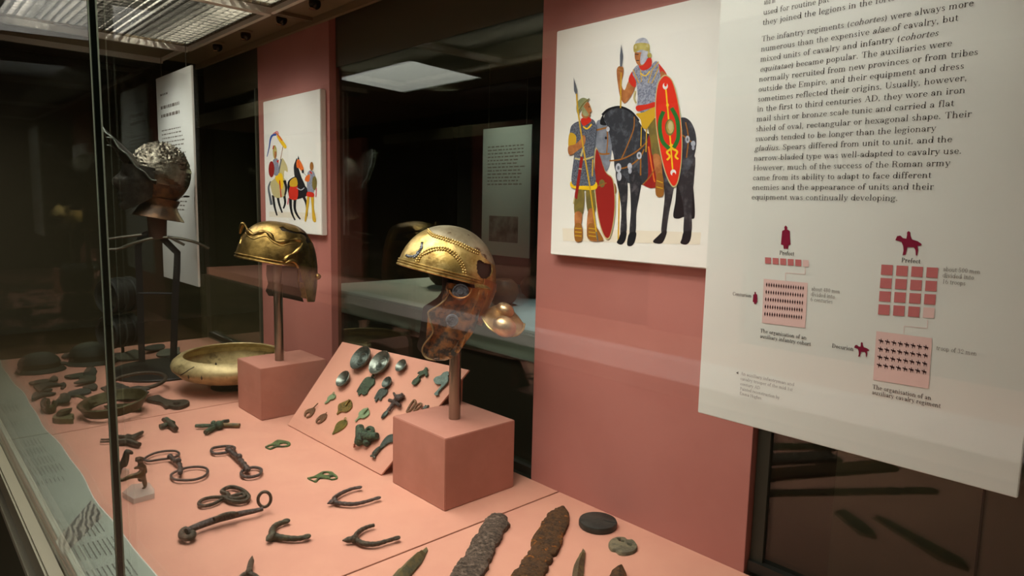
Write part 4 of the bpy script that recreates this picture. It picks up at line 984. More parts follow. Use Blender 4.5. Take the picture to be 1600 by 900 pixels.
def neck3(p, q):
    ph = p*2*math.pi; k = .056+.024*abs(q-.35)**1.2*1.6; back = max(0, -math.cos(ph))
    return C3-f*.012+f*math.cos(ph)*k*(1+back*q*.18)+sd*math.sin(ph)*k*.95-u*(.085+.075*q)
m = MB(); m.grid(neck3, 48, 12, True, .003); m.build('neck_flange', BEDREFL, t)
m = MB(); m.ball(v3.at(*ZV(383, 162), .0), .009); m.lathe([(.006, -.012), (.006, 0)], v3.at(*ZV(383, 165)), n=10); m.build('knob', SILVER, t)
m = MB(); m.ell(v3.at(*ZV(738, 602), .0), v3.R*.012, Zv*.004, v3.T*.004); m.build('rivet', SILDARK, t)

# ------------------------------------------------------------------ ribbed drums behind the stand
def drum(px, py, rpx, back, lb):
    P = v3.at(px, py, -.16+back); r = rpx*depth(P)/F; ax = (v3.T*.62-v3.R*.78).normalized(); w = .055
    t = thing('ribbed_drum', P, lb, 'metal fitting', 'dark ribbed drums behind the stand')
    m = MB(); m.lathe([(r*.55, -w*.2), (r*.9, -w), (r, -w*.9), (r, -w*.5), (r*.93, -w*.42), (r*.93, -w*.22), (r, -w*.15), (r, w*.15), (r*.93, w*.22), (r*.93, w*.42), (r, w*.5), (r, w*.9), (r*.92, w), (r*.80, w*.9), (r*.76, w*.3), (r*.2, w*.3), (0, w*.3)], P, ax, 48)
    m.build('body', mat('dark_ribbed', (48, 50, 44), .5, .4), t)
    m = MB(); lp = []
    for i in range(14):
        a_ = i/14*2*math.pi; rr = r*(.52+.18*math.sin(a_*3+.5)); uu = Zv; ww = ax.cross(Zv).normalized(); lp.append(P+ax*w*.42+uu*math.sin(a_)*rr+ww*math.cos(a_)*rr)
    m.slab([lp], ax, .006); m.build('face_plate', mat('worn_face', (88, 86, 70), .6, .3, (40, 40, 34), 25), t)
    return P, r
Pa, ra = drum(186, 461, 28, .02, 'dark ribbed metal drum, upper of the two behind the black strap stand')
Pb, rb_ = drum(186, 517, 26, .02, 'dark ribbed metal drum, lower of the two behind the black strap stand')
Pc = Vector((Pb.x, Pb.y, BZ)) - v3.T*.20
t = thing('drum_bracket', Pc, 'thin dark metal bracket behind the two ribbed drums', 'bracket')
MB().box((Pc.x-.03, Pc.y-.03, BZ+.0002), (Pc.x+.03, Pc.y+.03, BZ+.006)).build('foot', BLACK, t)
MB().tube([Pc+Zv*.006, Vector((Pc.x, Pc.y, Pa.z+.02))], .006, 10).build('pole', BLACK, t)
for P in (Pa, Pb): MB().tube([Vector((Pc.x, Pc.y, P.z)), P-(v3.T*.62-v3.R*.78).normalized()*.008], .005, 8).build('arm', BLACK, t)

# ------------------------------------------------------------------ big brass bowl
BC = B(363, 604); BC.z = BZ; d0 = depth(BC+Zv*.06); rb = 86*d0/F
t = thing('bowl', BC+Zv*.045, 'wide shallow cracked brass bowl with an inturned rim beside the left block', 'bowl')
tl = (Zv+VB(BC).T*.03).normalized(); BO = BC+Zv*.040
m = MB(); m.lathe([(0, -.012), (rb*.35, -.012), (rb*.62, -.002), (rb*.86, .016), (rb*.985, .040), (rb*1.0, .050), (rb*.97, .064), (rb*.88, .078), (rb*.80, .082), (rb*.79, .079), (rb*.86, .072), (rb*.955, .058), (rb*.96, .044), (rb*.84, .022), (rb*.6, .006), (rb*.3, -.006), (0, -.006)], BO, tl, 80)
m.build('shell', BRASSB, t)
m = MB(); vb = VB(BC)
tb = bvh(MB().lathe([(rb*.62, -.002), (rb*.86, .016), (rb*.985, .040), (rb*1.0, .050), (rb*.97, .064), (rb*.88, .078), (rb*.80, .082)], BO, tl, 80))
zq = zm(260, 520, 5.625); pp = trace(tb, [(245,300),(205,322),(165,348),(125,372)], zq, .0004); 
if len(pp) > 2: m.tube(pp, .0016, 6)
for q in ((196,385),(435,280),(310,395)):
    h_ = hit(tb, *zq(*q), .0002)
    if h_: m.ell(h_, vb.R*.003, Zv*.008, vb.T*.002, 8, 6)
m.build('crack', mat('crack_dark', (46, 36, 18), .7), t)
m = MB(); m.lathe([(0, 0), (.07, 0), (.07, .003), (.045, .005), (.045, .0275), (0, .0275)], BC+Zv*.0003, n=32)
tag(m.build('bowl_support', BLACK), 'small dark round support hidden under the brass bowl', 'support')

# ------------------------------------------------------------------ pans
def tilted(px, py, h): return B(px, py, h)
P0 = B(179, 647); r = 47*depth(P0)/F; t = thing('pan', P0, 'bronze pan with its base broken through, lying at the pane joint', 'pan', 'broken bronze pans')
ax = (Zv-VB(P0).R*.10+VB(P0).T*.05).normalized()
m = MB(); m.lathe([(r*.80, .004), (r*.86, .004), (r*.97, .026), (r*1.02, .033), (r*.98, .036), (r*.93, .030), (r*.84, .010), (r*.80, .008)], P0+Zv*.012, ax, 72, jit=.004); m.build('wall', OLIVEB, t)
m = MB(); lp = [P0+Vector((math.cos(a_)*r*.80, math.sin(a_)*r*.80, .012)) for a_ in [math.radians(k) for k in range(60, 200, 10)]]; lp += [P0+Vector((math.cos(a_)*r*(.45+.1*math.sin(a_*5)), math.sin(a_)*r*(.45+.1*math.cos(a_*7)), .012)) for a_ in [math.radians(k) for k in range(195, 60, -15)]]
m.slab([lp], Zv, .004); m.build('base_remnant', OLIVEB, t)
for q, lbp in (((182,622),'a'),):
    m = MB(); m.tube(smooth([B(120, 618, .028), B(132, 622, .028), B(148, 630, .036)], 4), [.006]*9, 8, flat=(Zv, .5, 1.4)); m.build('handle_stub', OLIVEB, t)
P1 = B(217, 611); r = 38*depth(P1)/F; h0 = .030
t = thing('pan', P1, 'bronze pan ring with a flat pierced handle and torn base, behind the base broken pan', 'pan', 'broken bronze pans')
vb = VB(P1); ax = (Zv-vb.R*.05+vb.T*.10).normalized()
m = MB(); cc = P1+Zv*.034
pts = [cc+(vb.R*math.cos(a_)*r+vb.T.cross(vb.R)*0+ (Zv.cross(vb.R))*math.sin(a_)*r) for a_ in [2*math.pi*k/64 for k in range(64)]]
pts = [p-ax*((p-cc).dot(ax)) for p in pts]; m.tube(pts, .0065, 10, True); m.build('ring', BRONZE, t)
hd = [B(*ZE(x, y), .012) for x, y in [(775,548),(830,530),(868,520),(895,520),(925,540),(980,562),(1050,566),(1130,562),(1172,575),(1174,592),(1140,612),(1080,630),(1020,628),(985,620),(950,628),(925,605),(900,588),(850,578),(790,566)]]
hole = [B(*ZE(x, y), .012) for x, y in [(1025,600),(1050,592),(1085,592),(1092,602),(1070,612),(1035,614)]]
m = MB(); m.slab([smooth(hd, 3, True), smooth(hole, 3, True)], Zv, .0105); m.build('handle', BRONZE, t)
m = MB()
for lp_, h in (([(480,400),(560,420),(620,450),(690,432),(760,440),(800,430),(805,465),(770,470),(800,490),(770,520),(690,500),(620,520),(520,510),(480,480)], .030), ([(340,455),(420,420),(470,430),(470,540),(430,545),(400,500)], .028)):
    m.slab([rough([B(*ZE(x, y), h) for x, y in lp_], .002, .008)], (Zv+vb.T*.2).normalized(), .004)
for q in ((520, 500), (700, 505), (420, 520)): m.tube([B(*ZE(*q), .026), B(*ZE(*q), .0)], .004, 6)
m.build('torn_base', DKFRAG, t)

# ------------------------------------------------------------------ dark domed helmets on the bed
def dome(px, py, rpx, hpx, lb, brimk=1.25, tiltk=0):
    P = B(px, py); k = depth(P)/F; r = rpx*k; h = hpx*k; vb = VB(P)
    t = thing('iron_helmet', P, lb, 'helmet', 'dark iron helmet bowls on the bed')
    m = MB(); prof = [(r*.80, .012), (r*.83, .018), (r*.80, .028), (r*.83, .034), (r*.83, h*.45), (r*.76, h*.66), (r*.60, h*.84), (r*.36, h*.96), (r*.12, h), (0, h)]
    m.lathe(prof, P, Zv, 48, vb.R, 1, .82, jit=.012); m.build('bowl', DKGREEN, t)
    m = MB(); m.lathe([(r*.76, .004), (r*.98, .0005), (r*1.0, .003), (r*.86, .014), (r*.78, .016)], P+vb.R*r*.05, Zv, 48, vb.R, 1, .84, jit=.01); m.build('brim', DKGREEN, t)
dome(62, 580, 34, 30, 'dark iron helmet bowl nearest the label strip at the far left')
dome(143, 567, 36, 33, 'dark iron helmet bowl just left of the pane joint')

# ------------------------------------------------------------------ fragments on the far left of the bed
def frag(zf, lp, h, th, mt, lb, cat='fragment', group='corroded metal fragments at the far left', lift=0, ragged=.0015, name='metal_fragment'):
    P_ = smooth([(x, y, 0) for x, y in lp], 3, True); a_ = random.uniform(0, 6.28); pr = [p.x*math.cos(a_)+p.y*math.sin(a_)*1.6 for p in P_]
    t0, t1 = min(pr), max(pr); th = min(.0065, h*.6)
    hs = [th+.0004+(h-th)*((q-t0)/(t1-t0)) for q in pr]; l = [B(*zf(p.x, p.y), hh) for p, hh in zip(P_, hs)]
    o = MB().slab([[p+Vector((random.uniform(-1, 1), random.uniform(-1, 1), random.uniform(0, .4)))*ragged for p in l]], Zv, th, .4).build(name, mt)
    return tag(o, lb, cat, group)
FR = [
 ([(335,430),(400,410),(480,392),(560,390),(590,410),(520,432),(420,442),(360,445)], .016, DKFRAG, 'flat dark fragment directly in front of the dark helmet nearest the label strip'),
 ([(580,395),(600,360),(640,345),(675,365),(668,400),(620,410)], .024, DKFRAG, 'small upright dark fragment at the right front of the dark helmet nearest the strip'),
 ([(390,470),(450,450),(520,430),(600,430),(700,440),(750,425),(772,455),(745,490),(710,492),(725,465),(640,455),(560,470),(520,500),(470,530),(420,510)], .022, DKFRAG, 'curved dark fragment with a hooked right end among the far left pieces'),
 ([(375,570),(420,540),(500,545),(580,545),(660,548),(600,570),(520,575),(440,600),(400,615),(372,610)], .016, DKFRAG, 'long thin dark fragment pointing right among the far left pieces'),
 ([(470,520),(520,505),(580,500),(620,505),(570,525),(500,535)], .012, DKFRAG, 'short flat dark sliver under the hooked fragment'),
 ([(475,640),(500,615),(545,610),(580,630),(588,680),(560,712),(500,715),(475,690)], .034, DKGREEN, 'dark rounded lump standing left of the U shaped fragment'),
 ([(640,650),(690,600),(710,565),(760,550),(800,560),(828,600),(815,640),(760,655),(690,665),(665,695),(640,690)], .030, DKGREEN, 'dark bent fragment with a square right end in front of the flat bar'),
 ([(795,545),(880,515),(960,500),(1050,505),(1070,535),(1010,560),(900,575),(810,580)], .016, mat('grey_blue_frag', (74, 78, 76), .5, .5, (50, 54, 52), 60), 'flat grey bar shaped fragment left of the pierced pan'),
 ([(970,480),(1040,455),(1120,440),(1140,470),(1110,510),(1040,500)], .020, DKFRAG, 'dark angular fragment touching the torn base of the pan'),
 ([(755,355),(820,335),(920,318),(980,315),(1000,345),(920,365),(830,375)], .014, DKGREEN, 'flat leaf shaped dark fragment in front of the dark helmet by the joint'),
 ([(860,430),(930,400),(920,370),(990,350),(1060,340),(1120,350),(1115,400),(1040,415),(960,430)], .022, DKGREEN, 'broken dark plate in front of the dark helmet by the joint'),
 ([(975,330),(1000,270),(1050,245),(1110,250),(1135,290),(1110,345),(1040,355)], .045, DKGREEN, 'tall dark crumpled piece standing before the dark helmet by the joint'),
 ([(700,190),(760,185),(800,195),(795,212),(720,212)], .012, DKFRAG, 'small flat dark piece between the two dark helmets'),
 ([(720,130),(745,95),(790,85),(830,95),(830,125),(770,138)], .030, DKFRAG, 'dark lump behind the dark helmet by the joint'),
 ([(185,295),(205,255),(230,240),(240,300),(210,308)], .030, DKFRAG, 'dark fin shaped piece behind the dark helmet nearest the label strip'),
]
for lp, h, mt, lb in FR: frag(ZF, lp, h*.75, h*.7, mt, lb)
# hollow U fragment and pale fold
o = MB(); o.tube(smooth([B(*ZF(x, y), .014) for x, y in ((560,665),(545,705),(545,735),(590,750),(625,735),(632,690))], 4), .011, 8, flat=(Zv, 1.3, .7))
tag(o.build('metal_fragment', OLIVEB), 'U shaped olive fragment in front of the dark rounded lump', 'fragment', 'corroded metal fragments at the far left')
t = thing('folded_fragment', B(*ZF(740, 845)), 'pale green folded metal fragment left of the base broken pan', 'fragment', 'corroded metal fragments at the far left')
m = MB(); m.slab([smooth([B(*ZF(x, y), .016) for x, y in [(610,840),(640,800),(700,775),(790,780),(870,800),(840,830),(860,855),(760,860),(660,858)]], 3, True)], Zv, .0155, .4); m.build('lower_leaf', mat('pale_green_fold', (122, 116, 78), .6, .4, (86, 82, 54), 60), t)
m = MB(); m.slab([smooth([B(*ZF(x, y), .030) for x, y in [(668,775),(720,742),(790,730),(852,728),(800,760),(735,780)]], 3, True)], (Zv+Vector((.1, .3, 0))).normalized(), .012, .4); m.build('upper_leaf', OLIVEB, t)
for i, (lp, h, lb) in enumerate([([(480,150),(560,125),(650,95),(700,105),(755,150),(690,185),(560,190),(490,185)], .020, 'flat grey piece at the far end left of the black left strap'),
    ([(755,70),(850,48),(930,45),(945,62),(920,85),(830,95),(760,92)], .022, 'flat dark piece at the far end between the two black straps'),
    ([(862,140),(900,105),(960,88),(1030,85),(1085,70),(1080,105),(1090,130),(1000,150),(900,158)], .024, 'grey leaf shaped piece at the far end behind the right black strap')]):
    frag(ZE, lp, h, h*.9, mat('far_grey', (66, 68, 62), .5, .4, (88, 90, 80), 50), lb, 'fragment', 'dark flat pieces by the far edge', ragged=.001)

# ------------------------------------------------------------------ small finds on the middle board
def tubes(name, mt, lb, cat, segs, group=None, parts=None):
    m = MB()
    for pts, rad, h, cl in segs:
        q = [B(x, y, h) for x, y in pts]; q = smooth(q, 5, cl)
        k = len(q); rr = rad if not isinstance(rad, tuple) else [rad[0]+(rad[1]-rad[0])*i/(k-1) for i in range(k)]
        if not isinstance(rr, list): rr = [rr*(1+.10*math.sin(i*1.7)+.06*math.sin(i*3.1)) for i in range(k)]
        m.tube(q, rr, 9, cl)
    return tag(m.build(name, mt), lb, cat, group)
def zpts(zf, l): return [zf(*q) for q in l]
# bronze fitting near the seam
t = thing('bronze_fitting', B(264, 668), 'small forked bronze fitting alone in front of the pierced pan handle', 'fitting')
m = MB(); m.tube([B(*ZD(x, y), .012) for x, y in ((632,92),(670,110),(700,135),(750,180))], [.006, .0085, .010, .007], 9); m.build('body', BRONZE, t)
m = MB(); m.tube([B(*ZD(x, y), .010) for x, y in ((600,160),(640,150),(675,140))], [.0075, .008, .005], 9); m.tube([B(*ZD(x, y), .014) for x, y in ((660,85),(675,110),(720,130))], [.006, .008, .008], 8); m.build('prong', GREENB, t)
# cross piece
t = thing('cruciform_mount', B(340, 668), 'cross shaped green bronze mount in front of the left block', 'mount')
m = MB()
for l, rr in (([(518,118),(560,118),(620,116)], .0075), ([(570,152),(600,135),(635,118)], .0095), ([(640,110),(665,98),(692,92)], .0085)): m.tube([B(*ZA(x, y), .010) for x, y in l], [rr*.7, rr*.85, rr*.6], 8)
m.build('arm', GREENB, t)
m = MB(); m.tube([B(*ZA(x, y), .008) for x, y in ((650,114),(700,114),(748,116))], .0065, 8); m.build('arm', mat('ochre_arm', (120, 96, 60), .5, .4, (70, 70, 60), 60), t)
m = MB(); m.ball(B(*ZA(640, 114), .014), .013); m.ball(B(*ZA(612, 104), .012), .008); m.build('boss', GREENB, t)
# plier like fitting at the joint
t = thing('strap_fitting', B(205, 690), 'branched bronze strap fitting with a slotted bar crossing behind the pane joint', 'fitting')
m = MB(); m.tube([B(*ZD(x, y), .010) for x, y in ((190,252),(240,256),(300,270),(350,255),(435,210))], [.0045, .006, .0085, .007, .0045], 8); m.tube([B(*ZD(x, y), .010) for x, y in ((195,300),(260,302),(310,300),(360,318),(405,330))], [.007, .009, .009, .008, .007], 8); m.tube([B(*ZD(x, y), .010) for x, y in ((330,290),(360,262),(400,235),(432,215))], [.008, .007, .006, .005], 8); m.tube([B(*ZD(x, y), .010) for x, y in ((300,262),(310,300))], .011, 8)
m.build('body', BRONZE, t)
m = MB(); m.tube([B(*ZD(x, y), .008) for x, y in ((190,280),(45,280),(45,302),(190,298))], .0028, 8); m.build('slotted_bar', BRONZE, t)
# snaffle bits
RG = 'horse bits on the salmon board'
def bit(ring1, ring2, link, r, mt, lb):
    c_ = B(*link[len(link)//2]); t = thing('snaffle_bit', c_, lb, 'horse bit', RG)
    for rg in (ring1, ring2):
        m = MB(); q = smooth([B(x, y, .008) for x, y in rg], 6, True); m.tube(q, r, 10, True); m.build('ring', mt, t)
    m = MB(); q = smooth([B(x, y, .014) for x, y in link], 5); k = len(q); m.tube(q, [r*(1.7+.45*math.cos(i*2.1)) for i in range(k)], 9); m.ball(q[0], r*2.4, 10, 8); m.ball(q[-1], r*2.0, 10, 8); m.ball(q[k//2]+Zv*.006, r*2.2, 10, 8); m.build('mouthpiece', mt, t)
bit(zpts(ZD, [(455,470),(480,440),(560,405),(660,388),(740,388),(775,405),(768,432),(700,455),(600,468),(500,482)]), zpts(ZD, [(702,620),(740,585),(840,548),(940,536),(1020,545),(1048,575),(1020,620),(930,655),(830,662),(740,655)]),
    zpts(ZD, [(695,440),(735,475),(775,500),(790,545),(790,590)]), .0030, BRONZEP, 'bronze horse bit with two large thin rings beside the kicking figurine')
bit(zpts(ZA, [(600,245),(615,232),(650,226),(690,224),(720,230),(715,245),(680,256),(640,262),(610,260)]), zpts(ZA, [(755,365),(775,345),(815,334),(850,338),(862,352),(850,372),(810,384),(770,382)]),
    zpts(ZA, [(690,240),(715,262),(745,290),(770,318),(790,345)]), .0036, BRONZEP, 'heavier jointed horse bit with two small rings, right of the thin ringed bit')
# buckle
t = thing('buckle', B(348, 785), 'bronze buckle of two joined loops above the long ringed bar', 'buckle')
m = MB(); m.tube(smooth([B(*ZA(x, y), .007) for x, y in ((535,522),(560,500),(610,490),(660,492),(640,510),(600,528),(555,535))], 5, True), .0038, 9, True); m.build('small_loop', BRONZE, t)
m = MB(); m.tube(smooth([B(*ZA(x, y), .009) for x, y in ((655,460),(690,438),(730,440),(770,458),(795,485),(780,508),(730,514),(680,500),(690,475))], 5, True), .0048, 9, True); m.build('large_loop', BRONZE, t)
m = MB(); m.tube(smooth([B(*ZA(x, y), .011) for x, y in ((700,488),(730,478),(765,470),(775,485),(740,495),(705,496))], 4, True), .0042, 8, True); m.tube([B(*ZA(x, y), .009) for x, y in ((655,490),(690,495))], .0055, 8); m.build('tongue', BRONZE, t)
# long bar with ring
t = thing('ringed_bar', B(350, 822), 'long dark bronze bar with a coiled left end and an upright ring at the right', 'bar')
m = MB(); q = smooth([B(*ZA(x, y), .016) for x, y in ((470,668),(520,645),(580,622),(640,602),(700,588),(770,572),(830,560),(868,550))], 6); k = len(q); m.tube(q, [.0062+.0018*math.sin(min(1, i/k*1.15)*math.pi)-(.0018*i/k) for i in range(k)], 10); m.build('bar', BRONZEP, t)
m = MB(); q = smooth([B(*ZA(x, y), .012) for x, y in ((470,655),(450,668),(445,690),(470,702),(500,695),(505,678),(480,672))], 5); m.tube(q, .0062, 10); m.build('coil', BRONZE, t)
P = B(*ZA(868, 552), .010); vv = VB(P); m = MB(); m.tube([P+Zv*(.021+.0165*math.sin(a_))+vv.R*(.004+.0125*math.cos(a_)) for a_ in [2*math.pi*i/28 for i in range(28)]], .0034, 9, True); m.build('ring', BRONZE, t)
m = MB(); m.tube(smooth([B(*ZA(x, y), .026) for x, y in ((615,605),(660,582),(710,572),(735,578))], 4), .004, 8); m.build('loop', BRONZE, t)
# green plates
def plate(lp, hole, zf, mt, lb):
    o = MB().slab([smooth([B(*zf(x, y), .004) for x, y in lp], 2, True)]+[smooth([B(*zf(x, y), .004) for x, y in h], 3, True) for h in hole], Zv, .0037, .35).build('openwork_plate', mt)
    return tag(o, lb, 'plate', 'green openwork plates')
plate([(128,138),(165,122),(185,108),(205,100),(240,104),(272,112),(278,125),(262,136),(225,140),(195,140),(162,154),(140,148)], [[(212,124),(238,118),(258,122),(255,131),(225,135)], [(142,140),(168,130),(180,134),(158,148)]], ZB, BRIGHTG, 'green openwork plate higher up on the salmon board, nearer the sloping board corner')
plate([(375,322),(410,314),(440,298),(470,284),(520,286),(535,298),(552,310),(552,325),(520,332),(500,326),(450,324),(430,345),(405,338)], [[(464,299),(480,290),(500,291),(508,299),(490,306)], [(508,317),(530,311),(544,318),(535,327),(515,327)], [(390,325),(420,318),(434,322),(416,339)]], ZB, BRIGHTG, 'green openwork plate behind the spurs, lower of the two green plates')
# spurs
SG = 'prick spurs on the salmon board'
def spur(zf, arms, prick, r, mt, lb, term):
    c_ = B(*zf(*prick[-1])); t = thing('spur', c_, lb, 'spur', SG)
    m = MB(); q = smooth([B(*zf(x, y), .009) for x, y in arms], 5); k = len(q); m.tube(q, [r*(.75+.4*math.sin(math.pi*i/(k-1))+.09*math.sin(i*2.3)) for i in range(k)], 9); m.build('yoke', mt, t)
    m = MB(); q = [B(*zf(x, y), .010) for x, y in prick]; m.tube(q, [.0008]+[r*1.3]*(len(q)-1), 9); m.ball(q[-1], r*1.7, 10, 8); m.build('prick', mt, t)
    m = MB()
    for (x0, y0, x1, y1) in term:
        A, E_ = B(*zf(x0, y0), .009), B(*zf(x1, y1), .009); d = (E_-A); s_ = Zv.cross(d).normalized()*r*.8
        m.tube(smooth([A, A+d*.25+s_, A+d*.75+s_, E_, A+d*.75-s_, A+d*.25-s_], 4, True), r*.5, 8, True)
    m.build('terminal', mt, t)
spur(ZB, [(690,380),(640,388),(580,412),(540,438),(530,455),(545,470),(585,476),(650,478),(720,464),(795,440)], [(492,476),(515,466),(536,460)], .0042, BRONZEP, 'dark bronze spur furthest from the glass, below the lower green plate', [(660,384,692,378), (765,450,802,438)])
spur(ZB, [(262,578),(225,588),(190,605),(170,632),(172,655),(195,668),(250,678),(320,680),(386,668)], [(134,694),(152,680),(172,664)], .0056, mat('olive_spur', (54, 50, 38), .5, .5, (80, 76, 56), 80, .45, .62, .6, 200), 'olive bronze spur nearest the glass of the three whole spurs', [(236,580,268,574), (350,678,388,662)])
spur(ZB, [(768,602),(730,612),(690,632),(662,658),(660,680),(680,700),(720,712),(780,712),(840,695),(910,675)], [(580,692),(612,688),(648,684)], .0046, BRONZE, 'dark spur with a knobbed point beside the board seam', [(880,684,915,672)])
spur(zm(370, 840, 15), [(50,960),(140,880),(260,830),(340,860),(440,900),(520,960)], [(362,432),(340,560),(300,720),(285,810)], .0040, BRONZE, 'spur cut off by the bottom edge with its point toward the case', [])
# figurines
RS = .74
def figure(root, pts, edges, rad, mt, name, lb, cat):
    me = bpy.data.meshes.new(name); me.from_pydata([tuple(p-root) for p in pts], edges, [])
    o = bpy.data.objects.new(name, me); COL.objects.link(o); o.location = root
    md = o.modifiers.new('skin', 'SKIN'); md.use_smooth_shade = True
    for i, sv in enumerate(me.skin_vertices[0].data): sv.radius = (rad[i]*RS, rad[i]*RS); sv.use_root = (i == 0)
    s2 = o.modifiers.new('sub', 'SUBSURF'); s2.levels = 2; s2.render_levels = 2
    dg = bpy.context.evaluated_depsgraph_get(); nm = bpy.data.meshes.new_from_object(o.evaluated_get(dg))
    o.modifiers.clear(); o.data = nm; nm.materials.clear(); nm.materials.append(mt); ORG[o.name] = root
    for p_ in nm.polygons: p_.use_smooth = True
    return tag(o, lb, cat)
FB = B(*ZD(400, 790), .0); vf = VB(FB)
t = MB(); t.slab([[B(*ZD(x, y), .012) for x, y in [(245,775),(330,700),(500,680),(548,740),(548,785),(350,838)]]], Zv, .0117, .1)
tag(t.build('acrylic_base', ACRYL), 'frosted acrylic base under the kicking boy figurine', 'base', 'acrylic bases under the figurines')
va = lambda x, y, tt=0: vf.at(*ZD(x, y), tt)
boy = [va(432,612),(va(440,560)),(va(428,520)),(va(412,490)),(va(408,470)),  # pelvis waist chest neck head
       va(455,535,-.004), va(468,590,-.006), va(430,605,.006),               # right arm akimbo
       va(400,540,.006), va(358,550,.014),                                    # left arm
       va(385,615,.008), va(310,630,.012), va(270,655,.012), va(225,665,.012),# kicking leg
       va(448,650,-.002), va(460,700,-.002), va(458,730,0), va(440,742,.006), va(415,680,.004)]
ed = [(0,1),(1,2),(2,3),(3,4),(2,5),(5,6),(6,7),(2,8),(8,9),(0,10),(10,11),(11,12),(12,13),(0,14),(14,15),(15,16),(16,17),(0,18)]
rd = [.0105,.0085,.0095,.006,.0125,.0055,.0045,.004,.0055,.004,.0085,.0075,.006,.0055,.009,.0065,.005,.0045,.007]
fg = figure(B(*ZD(440, 745)), boy, ed, rd, mat('dark_figure_bronze', (104, 80, 48), .35, .6, (66, 52, 34), 60, .42, .6, .3, 140), 'figurine', 'small bronze figurine of a boy kicking out one leg on an acrylic base', 'figurine')
m = MB()
for i in range(-3, 4):
    for j in range(3): m.ball(va(408+i*9, 452+j*9-abs(i)*-2, .006-.003*abs(i)*.3+j*.003), .0032, 8, 6)
m.build('hair', mat('dark_hair_bronze', (58, 44, 26), .4, .7), fg)
AB = B(*ZD(265, 655), .0); va2 = VB(AB); vb_ = lambda x, y, tt=0: va2.at(*ZD(x, y), tt)
t = MB(); t.slab([[vb_(x, y, tt) for x, y, tt in [(215,575,.0),(250,560,.0),(310,570,0),(312,600,0),(290,620,0),(235,655,0),(215,650,0)]]], va2.T, .010, .1)
tag(t.build('acrylic_base', ACRYL), 'frosted acrylic wedge under the hooded bronze figurine at the pane joint', 'base', 'acrylic bases under the figurines')
hood = [vb_(268,500), vb_(280,450), vb_(285,415), vb_(290,392), vb_(330,400), vb_(348,418), vb_(240,520), vb_(215,560), vb_(212,620), vb_(270,545)]
figure(B(*ZD(265, 640)), hood, [(0,1),(1,2),(2,3),(3,4),(4,5),(0,6),(6,7),(7,8),(0,9)], [.013,.011,.010,.013,.008,.003,.010,.009,.007,.008], BRONZE, 'figurine', 'dark bronze bird headed figurine just right of the pane joint', 'figurine')

# ------------------------------------------------------------------ blades and discs on the near board
def ridged(loop, h, edge_h, name, mt, lb, cat, group, step=.010, amt=.0022, rz=.0009):
    l = rough(loop, amt, step); c = []
    bm = bmesh.new(); vs = [bm.verts.new(p) for p in l]; bm.faces.new(vs); bmesh.ops.triangulate(bm, faces=bm.faces[:])
    for _ in range(5): bmesh.ops.subdivide_edges(bm, edges=[e for e in bm.edges if not e.is_boundary and e.calc_length() > step*1.3], cuts=1); bmesh.ops.triangulate(bm, faces=bm.faces[:])
    bmesh.ops.beautify_fill(bm, faces=bm.faces[:], edges=[e for e in bm.edges if not e.is_boundary])
    bd = [v.co.copy() for v in bm.verts if v.is_boundary]
    for v in bm.verts:
        if v.is_boundary: v.co.z = BZ+edge_h*random.uniform(.7, 1.1)
        else:
            dd = min((v.co-b).length for b in bd); k = min(1, dd/.012); v.co.z = BZ+edge_h+(h-edge_h)*k**.6+random.uniform(-1, 1)*rz
    bm.verts.index_update(); L = len(bm.verts); top = [v.co.copy() for v in bm.verts]; m = MB()
    m.add(top, [tuple(v.index for v in fc.verts) for fc in bm.faces]); bot = [Vector((p.x, p.y, BZ+.0003)) for p in top]
    m.add(bot, [tuple(v.index for v in fc.verts)[::-1] for fc in bm.faces])
    for e in bm.edges:
        if e.is_boundary: a_, b_ = [v.index for v in e.verts]; m.f.append((a_, b_, b_+L, a_+L)); m.m.append(0)
    bm.free(); return tag(m.build(name, mt, angle=30), lb, cat, group)
def ext(px, py): return B(px, py, .0)
ridged([ext(*ZC(*q[:2])) if len(q) == 2 else Vector((q[2], q[3], BZ)) for q in [(610,182),(622,175),(640,178),(672,180),(702,198),(700,222),(718,232),(704,244),(690,262),(672,280),(674,300),(652,338),(632,352),(632,380),(614,420),(590,462),(596,476),(575,500),(0,0,-.655,.445),(0,0,-.705,.415),(395,495),(412,462),(430,440),(455,424),(472,414),(462,408),(470,385),(486,360),(496,330),(524,300),(535,285),(540,262),(562,238),(578,205),(590,196)]], .015, .009, 'iron_sword', IRON, 'broad grey corroded iron sword blade in the front right corner', 'sword', 'broad iron swords', amt=.0012, step=.0045)
ridged([ext(*ZC(*q[:2])) if len(q) == 2 else Vector((q[2], q[3], BZ)) for q in [(998,136),(1012,130),(1028,138),(1044,158),(1052,190),(1050,222),(1040,248),(1022,280),(1014,300),(1014,330),(996,366),(980,398),(952,408),(960,424),(950,446),(916,462),(936,468),(930,490),(918,500),(890,560),(0,0,-.535,.395),(0,0,-.590,.365),(740,500),(766,480),(778,448),(800,420),(828,384),(838,362),(834,334),(850,296),(872,268),(890,240),(894,220),(928,188),(924,178),(950,160),(968,146)]], .013, .008, 'iron_sword', RUST, 'broad orange brown rusty iron sword blade beside the grey iron blade', 'sword', 'broad iron swords', amt=.0010, step=.0045)
ridged([ext(*ZC(*q[:2])) if len(q) == 2 else Vector((q[2], q[3], BZ)) for q in [(242,356),(249,368),(215,440),(165,500),(80,600),(0,0,-.690,.355),(0,0,-.715,.345),(-30,610),(70,500),(130,440)]], .016, .005, 'spearhead', SPEARM, 'slim green brown spearhead lying left of the grey iron blade', 'spearhead', None, amt=.0006, step=.012)
